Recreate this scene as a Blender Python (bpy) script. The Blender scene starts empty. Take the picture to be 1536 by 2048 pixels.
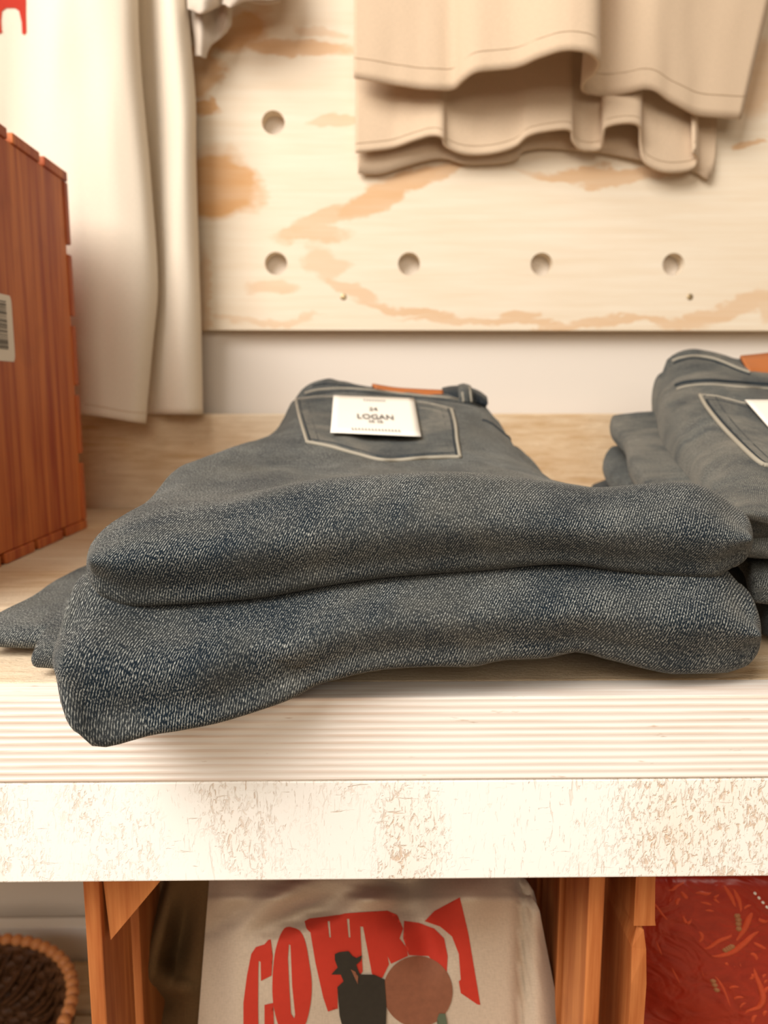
import bpy, bmesh, math, random
from mathutils import Vector, Matrix, noise
from mathutils.bvhtree import BVHTree
from mathutils.geometry import delaunay_2d_cdt
S = bpy.context.scene
COL = S.collection
random.seed(4)

# ------------------------------------------------------------------ camera
EYE = Vector((0, 0, 1.022)); PITCH = math.radians(8.4); YAW = math.radians(0.8); FPX = 1540.0
cam_d = bpy.data.cameras.new('camera'); cam = bpy.data.objects.new('camera', cam_d); COL.objects.link(cam)
cam.location = EYE; cam.rotation_euler = (math.pi/2-PITCH, 0, -YAW)
cam_d.sensor_fit = 'VERTICAL'; cam_d.sensor_height = 36; cam_d.sensor_width = 27; cam_d.lens = FPX/2048*36
cam_d.clip_start = 0.01
cam_d.dof.use_dof = True; cam_d.dof.focus_distance = 0.30; cam_d.dof.aperture_fstop = 12.0
S.camera = cam
RM = Matrix.Rotation(-YAW, 3, 'Z') @ Matrix.Rotation(math.pi/2-PITCH, 3, 'X')
def ray(px, py): return (RM @ Vector(((px-768)/FPX, -(py-1024)/FPX, -1))).normalized()
def W(px, py, D):                       # world point seen at a pixel, at wall-distance D
    d = ray(px, py); return EYE + d*(D/d.y)
def WZ(px, py, z):                      # world point on a horizontal plane
    d = ray(px, py); return EYE + d*((z-EYE.z)/d.z)

# ------------------------------------------------------------------ light and exposure
w = bpy.data.worlds.new('world'); S.world = w; w.use_nodes = True
bg = w.node_tree.nodes['Background']; bg.inputs[0].default_value = (1.0, 0.76, 0.55, 1); bg.inputs[1].default_value = 0.22
def area(name, loc, target, size, power, color):
    l = bpy.data.lights.new(name, 'AREA'); l.shape = 'RECTANGLE'; l.size = size[0]; l.size_y = size[1]; l.energy = power; l.color = color
    o = bpy.data.objects.new(name, l); COL.objects.link(o); o.location = loc
    o.rotation_euler = (Vector(target)-Vector(loc)).to_track_quat('-Z', 'Y').to_euler(); return o
area('window_daylight', (-1.2, -0.8, 2.5), (0, 0.45, 0.95), (1.7, 1.3), 112, (1.0, 0.97, 0.93))
area('low_front_fill', (0.1, -1.7, 1.75), (0.0, 0.4, 0.7), (1.0, 0.8), 19, (1.0, 0.90, 0.77))  # added fill from low in front, brightens the space under the shelf
S.view_settings.view_transform = 'Standard'; S.view_settings.look = 'None'
S.view_settings.gamma = 1; S.view_settings.use_curve_mapping = False
S.view_settings.exposure = -0.2

# ------------------------------------------------------------------ helpers
def tag(o, label=None, cat=None, group=None, kind=None):
    if label: o['label'] = label
    if cat: o['category'] = cat
    if group: o['group'] = group
    if kind: o['kind'] = kind
    return o
def empty(name, loc=(0, 0, 0), label=None, cat=None, group=None):
    o = bpy.data.objects.new(name, None); COL.objects.link(o); o.location = loc; o.empty_display_size = .02
    return tag(o, label, cat, group)
def mesh_obj(name, verts, faces, mat, parent=None, uvs=None, smooth=True):
    me = bpy.data.meshes.new(name); me.from_pydata([tuple(v) for v in verts], [], faces); me.update()
    if uvs is not None:
        ul = me.uv_layers.new(name='UVMap')
        for l in me.loops: ul.data[l.index].uv = uvs[l.vertex_index]
    me.materials.append(mat)
    if smooth: me.polygons.foreach_set('use_smooth', [True]*len(me.polygons))
    o = bpy.data.objects.new(name, me); COL.objects.link(o)
    if parent is not None:
        o.parent = parent; me.transform(Matrix.Translation(-parent.matrix_basis.translation)); me.update()
    return o
def box_geo(x0, x1, y0, y1, z0, z1):
    v = [(x, y, z) for x in (x0, x1) for y in (y0, y1) for z in (z0, z1)]
    f = [(0, 1, 3, 2), (4, 6, 7, 5), (0, 4, 5, 1), (2, 3, 7, 6), (0, 2, 6, 4), (1, 5, 7, 3)]
    return v, f
def boxes(name, lst, mat, parent=None, bevel=0.0012):
    V = []; F = []
    for b in lst:
        v, f = box_geo(*b); n = len(V); V += v; F += [tuple(i+n for i in q) for q in f]
    o = mesh_obj(name, V, F, mat, parent, smooth=False)
    if bevel:
        m = o.modifiers.new('bevel', 'BEVEL'); m.width = bevel; m.segments = 2; m.limit_method = 'ANGLE'
    return o
def herm(xs, ys, x):
    n = len(xs)
    if x <= xs[0]: return ys[0]
    if x >= xs[-1]: return ys[-1]
    i = 0
    while x > xs[i+1]: i += 1
    def m(k):
        if k == 0: return (ys[1]-ys[0])/(xs[1]-xs[0])
        if k == n-1: return (ys[-1]-ys[-2])/(xs[-1]-xs[-2])
        return (ys[k+1]-ys[k-1])/(xs[k+1]-xs[k-1])
    h = xs[i+1]-xs[i]; t = (x-xs[i])/h
    return ((2*t**3-3*t*t+1)*ys[i] + (t**3-2*t*t+t)*h*m(i) + (-2*t**3+3*t*t)*ys[i+1] + (t**3-t*t)*h*m(i+1))
def cr(P, n, closed=False):            # Catmull-Rom through vectors, n samples per span
    out = []; N = len(P)
    spans = N if closed else N-1
    for i in range(spans):
        if closed: a, b, c, d = P[(i-1) % N], P[i], P[(i+1) % N], P[(i+2) % N]
        else: a, b, c, d = P[max(i-1, 0)], P[i], P[i+1], P[min(i+2, N-1)]
        for k in range(n):
            t = k/n
            out.append(.5*((2*b)+(c-a)*t+(2*a-5*b+4*c-d)*t*t+(3*b-a-3*c+d)*t**3))
    if not closed: out.append(P[-1].copy())
    return out
def grid_mesh(name, rows, mat, parent=None, closed_t=False, thick=0, wr=None):
    """rows: list (t) of equal-length lists (s) of Vectors"""
    nt, ns = len(rows), len(rows[0])
    mid = ns//2; mt = nt//2
    vt = [0]
    for i in range(1, nt): vt.append(vt[-1]+(rows[i][mid]-rows[i-1][mid]).length)
    best = max(range(nt), key=lambda i: (rows[i][-1]-rows[i][0]).length)
    us = [0]
    for j in range(1, ns): us.append(us[-1]+(rows[best][j]-rows[best][j-1]).length)
    V = [p for r in rows for p in r]; uv = [(us[j], vt[i]) for i in range(nt) for j in range(ns)]
    F = []
    for i in range(nt if closed_t else nt-1):
        for j in range(ns-1):
            F.append((i*ns+j, i*ns+j+1, ((i+1) % nt)*ns+j+1, ((i+1) % nt)*ns+j))
    if wr:
        V = [v + wr(v) for v in V]
    o = mesh_obj(name, V, F, mat, parent, uv)
    if thick:
        m = o.modifiers.new('solid', 'SOLIDIFY'); m.thickness = thick; m.offset = 0
    return o
def bvh_of(o):
    me = o.data; mw = Matrix.Translation(o.parent.matrix_basis.translation) if o.parent else Matrix()
    return BVHTree.FromPolygons([mw @ v.co for v in me.vertices], [tuple(p.vertices) for p in me.polygons])
def hit(b, px, py, off=0.0):
    d = ray(px, py); h = b.ray_cast(EYE, d)
    if h[0] is None: return None
    return h[0] - d*off
def hits(b, pts, off=0.0):
    out = []
    for p in pts:
        h = hit(b, p[0], p[1], off)
        if h is None: h = b.find_nearest(W(p[0], p[1], .6))[0]
        out.append(h)
    return out
def px_curve(pts, n=8):
    return [(v.x, v.y) for v in cr([Vector((p[0], p[1], 0)) for p in pts], n)]
def tube(name, pts, r, mat, parent=None, sides=8, taper=False, closed=False, flat=1.0):
    V = []; F = []; n = len(pts); up = Vector((0, 0, 1)); uv = []
    L = 0
    for i, p in enumerate(pts):
        a = pts[(i-1) % n] if closed else pts[max(i-1, 0)]; b = pts[(i+1) % n] if closed else pts[min(i+1, n-1)]
        t = (b-a)
        if t.length < 1e-9: t = Vector((1, 0, 0))
        t.normalize(); s = t.cross(up)
        if s.length < 1e-3: s = t.cross(Vector((0, 1, 0)))
        s.normalize(); q = s.cross(t)
        if i: L += (p-pts[i-1]).length
        rr = r*(math.sin(math.pi*(i+.6)/(n+.2))**.6 if taper else 1)
        for k in range(sides):
            an = 2*math.pi*k/sides
            V.append(p + s*(rr*math.cos(an)) + q*(rr*flat*math.sin(an))); uv.append((k*.001, L))
    for i in range(n if closed else n-1):
        for k in range(sides):
            F.append((i*sides+k, i*sides+(k+1) % sides, ((i+1) % n)*sides+(k+1) % sides, ((i+1) % n)*sides+k))
    if not closed:
        F.append(tuple(range(sides))[::-1]); F.append(tuple((n-1)*sides+k for k in range(sides)))
    return mesh_obj(name, V, F, mat, parent, uv)
def in_poly(x, y, poly):
    c = False; n = len(poly); j = n-1
    for i in range(n):
        xi, yi = poly[i]; xj, yj = poly[j]
        if (yi > y) != (yj > y) and x < (xj-xi)*(y-yi)/(yj-yi)+xi: c = not c
        j = i
    return c
def decal(name, polys, b, off, mat, parent, holes=(), step=8):
    V = []; F = []; uv = []
    for poly in polys:
        hs = [h for h in holes if in_poly(h[0][0]+.01, h[0][1]+.01, poly)]
        pts = []; edges = []
        for ring in [poly]+hs:
            st = len(pts)
            for i in range(len(ring)):
                a = ring[i]; c = ring[(i+1) % len(ring)]; L = math.hypot(c[0]-a[0], c[1]-a[1]); k = max(1, int(L/step))
                for q in range(k): pts.append(Vector((a[0]+(c[0]-a[0])*q/k, a[1]+(c[1]-a[1])*q/k)))
            m = len(pts)-st
            edges += [(st+i, st+(i+1) % m) for i in range(m)]
        xs = [p[0] for p in poly]; ys = [p[1] for p in poly]
        x = min(xs)
        while x < max(xs):
            y = min(ys)
            while y < max(ys):
                if in_poly(x, y, poly) and not any(in_poly(x, y, h) for h in hs): pts.append(Vector((x, y)))
                y += step
            x += step
        r = delaunay_2d_cdt(pts, edges, [], 0, 1e-4)
        n = len(V); ok = {}
        for i, v in enumerate(r[0]):
            h = hit(b, v.x, v.y, off); V.append(h if h is not None else W(v.x, v.y, .5)); uv.append((v.x/2000, v.y/2000)); ok[i] = h is not None
        for f in r[2]:
            cx = sum(r[0][i].x for i in f)/len(f); cy = sum(r[0][i].y for i in f)/len(f)
            if in_poly(cx, cy, poly) and not any(in_poly(cx, cy, h) for h in hs) and all(ok[i] for i in f):
                F.append(tuple(n+i for i in f))
    return mesh_obj(name, V, F, mat, parent, uv)

# ------------------------------------------------------------------ materials
class N:
    def __init__(s, name, rough=.7):
        s.m = bpy.data.materials.new(name); s.m.use_nodes = True; s.t = s.m.node_tree
        s.b = s.t.nodes['Principled BSDF']; s.b.inputs['Roughness'].default_value = rough
        s.b.inputs['Specular IOR Level'].default_value = .3
    def n(s, typ, **kw):
        x = s.t.nodes.new(typ)
        for k, v in kw.items():
            if k.startswith('_'): setattr(x, k[1:], v)
            else:
                i = x.inputs[k.replace('__', ' ')]
                if isinstance(v, bpy.types.NodeSocket): s.t.links.new(v, i)
                else: i.default_value = v
        return x
    def link(s, a, b): s.t.links.new(a, b)
    def coord(s, kind='Object', scale=(1, 1, 1), rot=(0, 0, 0), loc=(0, 0, 0)):
        c = s.n('ShaderNodeTexCoord'); m = s.n('ShaderNodeMapping', Vector=c.outputs[kind], Scale=scale, Rotation=rot, Location=loc)
        return m.outputs[0]
    def noise(s, vec, scale=1, detail=3, rough=.5, dist=0):
        return s.n('ShaderNodeTexNoise', Vector=vec, Scale=scale, Detail=detail, Roughness=rough, Distortion=dist).outputs['Fac']
    def ramp(s, fac, stops, interp='LINEAR'):
        r = s.n('ShaderNodeValToRGB', Fac=fac); e = r.color_ramp.elements; r.color_ramp.interpolation = interp
        while len(e) < len(stops): e.new(.5)
        for k, (p, c) in enumerate(stops):
            e[k].position = p; e[k].color = (c, c, c, 1) if isinstance(c, (int, float)) else (*c, 1)
        return r.outputs[0]
    def mix(s, f, a, b, mode='MIX'):
        x = s.n('ShaderNodeMix', _data_type='RGBA', _blend_type=mode)
        for sock, v in ((x.inputs[0], f), (x.inputs[6], a), (x.inputs[7], b)):
            if isinstance(v, bpy.types.NodeSocket): s.t.links.new(v, sock)
            else: sock.default_value = (*v, 1) if isinstance(v, tuple) else v
        return x.outputs[2]
    def math(s, op, a, b=0.0, c=None):
        x = s.n('ShaderNodeMath', _operation=op)
        for sock, v in zip(x.inputs, (a, b) if c is None else (a, b, c)):
            if isinstance(v, bpy.types.NodeSocket): s.t.links.new(v, sock)
            else: sock.default_value = v
        return x.outputs[0]
    def bump(s, h, strength=.3, dist=.001):
        x = s.n('ShaderNodeBump', Height=h, Strength=strength, Distance=dist); s.link(x.outputs[0], s.b.inputs['Normal'])
    def base(s, c):
        if isinstance(c, bpy.types.NodeSocket): s.link(c, s.b.inputs['Base Color'])
        else: s.b.inputs['Base Color'].default_value = (*c, 1)
        return s.m

def mat_denim(name, dark=(.0045, .0105, .017), light=(.47, .47, .42), thr=(.50, .75), washed=(.17, .155, .12), wash=.3):
    k = N(name, .9)
    uvv = k.coord('UV')
    rot = k.n('ShaderNodeVectorRotate', Vector=uvv, Angle=math.radians(-24)).outputs[0]
    warp = k.n('ShaderNodeMapping', Vector=rot, Scale=(2300, 900, 1)).outputs[0]
    f1 = k.noise(warp, 1.0, 2, .55)
    tw = k.n('ShaderNodeTexWave', Vector=k.n('ShaderNodeMapping', Vector=rot, Scale=(1, .12, 1)).outputs[0], Scale=300.0, Distortion=1.2, Detail=2, **{'Detail__Scale': 3.0}).outputs['Fac']
    f = k.math('ADD', k.math('MULTIPLY', f1, .82), k.math('MULTIPLY', tw, .16))
    big = k.noise(uvv, 22, 4, .6)
    f = k.math('ADD', f, k.math('MULTIPLY', k.math('SUBTRACT', big, .5), .22))
    c = k.mix(k.ramp(f, [(thr[0], 0.0), (thr[1], 1.0)]), dark, light)
    k2 = k.noise(uvv, 9, 5, .65, .6)
    wm = k.math('MULTIPLY', k.ramp(k2, [(.42, 0.0), (.7, 1.0)]), wash)
    c = k.mix(wm, c, washed)
    k.bump(f, .55, .0006)
    k.b.inputs['Sheen Weight'].default_value = .11; k.b.inputs['Sheen Roughness'].default_value = .5
    k.b.inputs['Sheen Tint'].default_value = (1, .92, .78, 1)
    k.b.inputs['Specular IOR Level'].default_value = .12
    return k.base(c)
def mat_plain(name, col, rough=.8, var=.12, scale=40, sheen=0, bump=0):
    k = N(name, rough); o = k.coord('Object')
    f = k.noise(o, scale, 4, .6)
    c = k.mix(k.math('MULTIPLY', f, var*2), col, tuple(x*.62 for x in col))
    if bump: k.bump(k.noise(o, 900, 3, .6), bump, .0004)
    if sheen: k.b.inputs['Sheen Weight'].default_value = sheen
    return k.base(c)
def mat_cloth(name, col, dark=.8, weave=1100, bump=.25):
    k = N(name, .92); u = k.coord('UV', scale=(1, 1, 1))
    a = k.noise(k.n('ShaderNodeMapping', Vector=u, Scale=(weave, weave*.25, 1)).outputs[0], 1, 2)
    b = k.noise(k.n('ShaderNodeMapping', Vector=u, Scale=(weave*.25, weave, 1)).outputs[0], 1, 2)
    f = k.math('ADD', k.math('MULTIPLY', a, .5), k.math('MULTIPLY', b, .5))
    c = k.mix(k.ramp(f, [(.35, 0.0), (.65, 1.0)]), tuple(x*dark for x in col), col)
    k.bump(f, bump, .0004); k.b.inputs['Sheen Weight'].default_value = .15
    k.b.inputs['Specular IOR Level'].default_value = .1
    return k.base(c)
def mat_wood(name, c1, c2, axis='X', freq=60, rough=.6, stretch=.03, contrast=(.35, .65), bump=.25, knots=True):
    k = N(name, rough)
    sc = {'X': (stretch, 1, 1), 'Y': (1, stretch, 1), 'Z': (1, 1, stretch)}[axis]
    o = k.coord('Object', scale=sc)
    f = k.noise(o, freq, 4, .6, .4); g = k.noise(o, freq*6, 3, .6)
    h = k.math('ADD', k.math('MULTIPLY', f, .75), k.math('MULTIPLY', g, .25))
    c = k.mix(k.ramp(h, [(contrast[0], 0.0), (contrast[1], 1.0)]), c1, c2)
    if knots:
        big = k.noise(k.coord('Object'), 14, 3, .5, .5)
        c = k.mix(k.math('MULTIPLY', k.ramp(big, [(.55, 0.0), (.75, 1.0)]), .35), c, tuple(x*.5 for x in c1))
    k.bump(h, bump, .001)
    return k.base(c)

M = {}
M['denim_near'] = mat_denim('grey_denim')
M['denim_dark'] = mat_denim('dark_denim', dark=(.007, .011, .016), light=(.2, .21, .2), wash=.2, washed=(.1, .1, .085))
M['denim_blue'] = mat_denim('washed_denim', dark=(.012, .019, .026), light=(.36, .355, .30), wash=.8, washed=(.235, .21, .165))
M['seam_light'] = mat_plain('faded_seam', (.34, .30, .23), .9)
M['seam_dark'] = mat_plain('dark_seam', (.02, .026, .03), .9)
M['leather'] = mat_plain('tan_leather', (.42, .13, .035), .55, .15, 60)
M['card'] = mat_plain('white_card', (.86, .80, .70), .8, .03)
M['ink'] = mat_plain('grey_ink', (.16, .15, .13), .8)
M['shirt'] = mat_cloth('cream_jersey', (.80, .70, .56), .93)
M['shirt_grey'] = mat_cloth('pale_grey_jersey', (.62, .53, .43), .9)
M['khaki'] = mat_cloth('khaki_twill', (.66, .50, .345), .9)
M['oat'] = mat_cloth('oatmeal_jersey', (.52, .41, .30), .85)
M['brown_cloth'] = mat_cloth('brown_jersey', (.15, .085, .035), .8); M['brown_cloth'].node_tree.nodes['Principled BSDF'].inputs['Sheen Weight'].default_value = 0
M['red_print'] = mat_plain('red_print', (.50, .035, .016), .85, .2, 300)
M['sun_print'] = mat_plain('brown_print', (.27, .10, .05), .85, .5, 260)
M['dark_print'] = mat_plain('charcoal_print', (.035, .028, .018), .85, .5, 300)
M['green_print'] = mat_plain('sage_print', (.10, .12, .07), .85)
M['wall'] = mat_plain('painted_wall', (.74, .66, .57), .85, .03, 6)
M['floor'] = mat_wood('floor_boards', (.35, .24, .15), (.45, .32, .2), 'X', 20)
M['red_wood'] = mat_wood('red_stained_pine', (.33, .042, .009), (.62, .18, .042), 'Z', 75, .5, .035, (.40, .60), .15)
M['orange_wood'] = mat_wood('orange_pine', (.34, .085, .018), (.62, .235, .07), 'Z', 80, .55, .05, (.36, .64), .15)
M['pale_wood'] = mat_wood('raw_pine_edge', (.60, .29, .11), (.78, .46, .22), 'Z', 120, .6, .05, (.35, .65), .1)
M['white_paint'] = mat_plain('white_paint', (.88, .87, .84), .6, .03)
M['white_stitch'] = mat_plain('white_thread', (.85, .78, .68), .7)
M['bead'] = mat_wood('bead_wood', (.52, .18, .055), (.68, .30, .11), 'Z', 150, .45, .3, (.3, .7), .05)
M['reed'] = mat_wood('dark_reed', (.045, .016, .006), (.15, .06, .02), 'X', 200, .6, .1, (.3, .7), .3)
M['metal'] = mat_plain('brass_screw', (.45, .33, .18), .4); M['metal'].node_tree.nodes['Principled BSDF'].inputs['Metallic'].default_value = .8

def mat_white_edge():                   # whitewashed edge with ribbed growth rings
    k = N('whitewashed_ribbed_pine', .7)
    o = k.coord('Object'); n1 = k.noise(k.coord('Object', scale=(.6, 1, 1)), 9, 3)
    wv = k.n('ShaderNodeTexWave', _bands_direction='Z', Vector=k.coord('Object', scale=(.02, 1, 1)), Scale=100.0, Distortion=1.6, Detail=3.0).outputs['Fac']
    streak = k.noise(k.coord('Object', scale=(.05, 1, 1)), 420, 3, .6)
    m = k.math('MULTIPLY', k.ramp(wv, [(.45, 0.0), (.85, 1.0)]), k.ramp(n1, [(.32, .15), (.6, 1.0)]))
    m = k.math('MULTIPLY', m, k.math('ADD', k.ramp(streak, [(.35, .1), (.6, 1.0)]), .1))
    c = k.mix(k.math('MULTIPLY', m, .7), (.86, .79, .71), (.66, .48, .36))
    fl = k.ramp(k.noise(k.coord('Object', scale=(.2, 1, 1)), 330, 3, .6), [(.68, 0.0), (.76, 1.0)])
    c = k.mix(k.math('MULTIPLY', fl, .5), c, (.42, .24, .13))
    k.bump(wv, .35, .0006)
    return k.base(c)
def mat_fascia():
    k = N('whitewashed_distressed_board', .7)
    a = k.noise(k.coord('Object', scale=(1, 1, .5)), 520, 4, .62, .8)
    v = k.noise(k.coord('Object', scale=(2.2, 1, .45)), 230, 4, .6, 1.3)
    h = k.noise(k.coord('Object', scale=(.25, 1, 2.2)), 260, 4, .6, .5)
    big = k.noise(k.coord('Object', scale=(1, 1, .5)), 17, 3, .5)
    big2 = k.noise(k.coord('Object', scale=(1, 1, .6), loc=(3.1, 0, 1)), 13, 3, .5)
    m1 = k.math('MULTIPLY', k.ramp(a, [(.52, 0.0), (.64, 1.0)]), k.ramp(big, [(.44, 0.0), (.60, 1.0)]))
    m2 = k.math('MULTIPLY', k.ramp(v, [(.60, 0.0), (.67, 1.0)]), k.ramp(big2, [(.40, .15), (.56, 1.0)]))
    m3 = k.math('MULTIPLY', k.ramp(h, [(.66, 0.0), (.73, 1.0)]), .7)
    m = k.math('MAXIMUM', k.math('MAXIMUM', m1, m2), m3)
    c = k.mix(k.math('MULTIPLY', m, .62), (.90, .865, .80), (.50, .28, .12))
    c = k.mix(k.math('MULTIPLY', k.ramp(big, [(.5, 0.0), (.7, 1.0)]), .32), c, (.78, .58, .38))
    k.bump(m, .5, -.0008)
    return k.base(c)
def mat_shelf_top():
    k = N('whitewashed_shelf_board', .75)
    f = k.noise(k.coord('Object', scale=(.12, 1, 1)), 160, 4, .65, .5)
    b = k.noise(k.coord('Object', scale=(.35, 1, 1)), 700, 4, .65, .8)
    g = k.noise(k.coord('Object', scale=(.3, 1, 1)), 7, 3, .5)
    c = k.mix(k.ramp(f, [(.35, 0.0), (.65, 1.0)]), (.58, .38, .20), (.76, .58, .38))
    c = k.mix(k.math('MULTIPLY', k.ramp(g, [(.42, 0.0), (.62, 1.0)]), .6), c, (.82, .72, .56))
    c = k.mix(k.math('MULTIPLY', k.ramp(b, [(.62, 0.0), (.7, 1.0)]), .5), c, (.30, .18, .08))
    k.bump(b, .8, .0012)
    return k.base(c)
def mat_plywood():
    k = N('knotty_plywood', .6)
    g = k.n('ShaderNodeTexCoord').outputs['Object']
    n1 = k.n('ShaderNodeTexNoise', Vector=k.n('ShaderNodeMapping', Vector=g, Scale=(.7, 1, 1.3)).outputs[0], Scale=16.0, Detail=5, Roughness=.6).outputs['Color']
    warp = k.n('ShaderNodeVectorMath', _operation='SUBTRACT'); k.link(n1, warp.inputs[0]); warp.inputs[1].default_value = (.5, .5, .5)
    ws = k.n('ShaderNodeVectorMath', _operation='MULTIPLY'); k.link(warp.outputs[0], ws.inputs[0]); ws.inputs[1].default_value = (.085, 0, .05)
    ad = k.n('ShaderNodeVectorMath', _operation='ADD'); k.link(g, ad.inputs[0]); k.link(ws.outputs[0], ad.inputs[1])
    c = k.mix(k.ramp(k.noise(k.coord('Object', scale=(.06, 1, 1)), 130, 4, .6), [(.3, 0.0), (.7, 1.0)]), (.76, .62, .45), (.81, .70, .545))
    # heartwood patches, plus painted shadows of the hanging shirt and shorts: centre px,py, half-size px, rotation, strength
    PT = [(438, 365, 92, 86, 5, 1.0), (400, 395, 50, 40, 0, .6), (405, 215, 42, 22, 10, 1.0), (425, 210, 14, 20, 0, .9), (400, 140, 45, 60, 10, .8),
          (600, 95, 130, 24, 3, .75), (470, 60, 90, 50, -20, .9), (640, 55, 60, 12, 0, .35), (670, 240, 60, 12, 2, .45),
          (770, 385, 150, 26, -24, .75), (660, 440, 110, 24, -18, .55), (620, 470, 90, 16, 0, .5), (850, 350, 110, 22, -10, .7), (1200, 350, 190, 18, 0, .7),  # last entry: shadow under the khaki shorts, painted in
          (650, 520, 40, 36, 30, .4), (700, 580, 80, 16, 25, .5), (540, 575, 60, 18, 0, .45), (820, 620, 130, 12, 8, .6), (1000, 645, 240, 9, 2, .55),
          (1065, 630, 34, 12, -10, .6), (1250, 645, 200, 8, 0, .5), (1450, 620, 150, 16, -14, .5), (1505, 160, 60, 90, 0, .5), (1500, 285, 28, 9, 0, .7), (1530, 610, 32, 34, 0, .45),
          (520, 640, 120, 8, 0, .4), (400, 600, 30, 110, 0, .5)]  # last entry: painted shadow along the shirt's right edge
    acc = None
    for (x, y, rx, ry, rot, st) in PT:
        p = W(x, y, PLY)-Vector((0, PLY, 1.1)); sx = (W(x+rx, y, PLY)-W(x-rx, y, PLY)).length/2; sz = (W(x, y+ry, PLY)-W(x, y-ry, PLY)).length/2
        s1 = k.n('ShaderNodeVectorMath', _operation='SUBTRACT'); k.link(ad.outputs[0], s1.inputs[0]); s1.inputs[1].default_value = p
        mp = k.n('ShaderNodeMapping', _vector_type='TEXTURE', Vector=s1.outputs[0], Rotation=(0, math.radians(rot), 0), Scale=(sx, 1, sz)).outputs[0]
        fl = k.n('ShaderNodeVectorMath', _operation='MULTIPLY'); k.link(mp, fl.inputs[0]); fl.inputs[1].default_value = (1, 0, 1)
        ln = k.n('ShaderNodeVectorMath', _operation='LENGTH'); k.link(fl.outputs[0], ln.inputs[0])
        v = k.math('MULTIPLY', k.ramp(ln.outputs['Value'], [(.72, 1.0), (1.0, 0.0)]), st)
        acc = v if acc is None else k.math('MAXIMUM', acc, v)
    fine = k.noise(k.coord('Object', scale=(.1, 1, 1)), 60, 4, .6)
    acc = k.math('MULTIPLY', acc, k.math('ADD', k.math('MULTIPLY', fine, .9), .45))
    c = k.mix(acc, c, (.64, .34, .13))
    return k.base(c)
def mat_red_leather():
    k = N('red_tooled_leather', .38)
    a = k.noise(k.coord('Object'), 70, 4, .6, 1.5)
    c = k.mix(a, (.22, .008, .004), (.46, .035, .012))
    k.bump(k.noise(k.coord('Object'), 38, 2, .5, 2.0), .4, .006)
    k.b.inputs['Specular IOR Level'].default_value = .45
    return k.base(c)
PLY = 0.876
M['edge'] = mat_white_edge(); M['fascia'] = mat_fascia(); M['top'] = mat_shelf_top(); M['ply'] = mat_plywood(); M['tooled'] = mat_red_leather()

# ------------------------------------------------------------------ room
boxes('floor', [(-2.5, 2.5, -2.2, .95, -.05, 0)], M['floor'], None, 0)['kind'] = 'structure'
boxes('wall_back', [(-2.5, 2.5, .8945, 1.0, 0, 2.8)], M['wall'], None, 0)['kind'] = 'structure'

# ------------------------------------------------------------------ plywood peg board with holes
def pegboard():
    root = empty('plywood_pegboard', (0, PLY, 1.1), 'knotty pale plywood board on the wall drilled with rows of round holes', 'pegboard')
    sp = .1475; h1 = W(552, 527, PLY); h2 = W(1347, 527, PLY); sp = (h2.x-h1.x)/3; z1 = h1.z
    up = W(552, 245, PLY).z; spz = up-z1
    zb = W(768, 660, PLY).z; r = .0122; back = PLY+.018
    V = []; F = []
    def addq(a, b, c, d):
        n = len(V); V.extend([a, b, c, d]); F.append((n, n+1, n+2, n+3))
    n = 32; x0 = h1.x-3.5*sp; nx = 10; nz = 5
    for i in range(nx):
        for j in range(nz):
            cx = x0+(i+.5)*sp; cz = z1+j*spz
            st = len(V)
            lo = -(z1-zb) if j == 0 else -spz/2
            for yy in (PLY, back):
                for k in range(n):
                    an = 2*math.pi*k/n; c, s = math.cos(an), math.sin(an); m = max(abs(c), abs(s))
                    V.append((cx+r*c, yy, cz+r*s))
                    zz = s/m*spz/2
                    if zz < 0: zz = zz/(spz/2)*(-lo)
                    V.append((cx+c/m*sp/2, yy, cz+zz))
            for k in range(n):
                k2 = (k+1) % n; a, b, c, d = st+2*k, st+2*k+1, st+2*k2+1, st+2*k2
                F.append((a, b, c, d)); q = 2*n
                F.append((a+q, d+q, c+q, b+q)); F.append((a, d, d+q, a+q))
                if j == 0 and n//2 <= k < n: F.append((b, b+q, c+q, c))
    o = mesh_obj('board', V, F, M['ply'], root, smooth=False)
    for (x, y) in ((687, 594), (1380, 594)):
        p = W(x, y, PLY); bm = bmesh.new()
        bmesh.ops.create_uvsphere(bm, u_segments=16, v_segments=8, radius=.0036)
        for v in bm.verts: v.co = Vector((v.co.x, v.co.y*.25, v.co.z))+p
        me = bpy.data.meshes.new('screw'); bm.to_mesh(me); bm.free(); me.materials.append(M['metal'])
        s = bpy.data.objects.new('screw', me); COL.objects.link(s); s.parent = root; me.transform(Matrix.Translation(-root.location))
    return root
pegboard()

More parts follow.
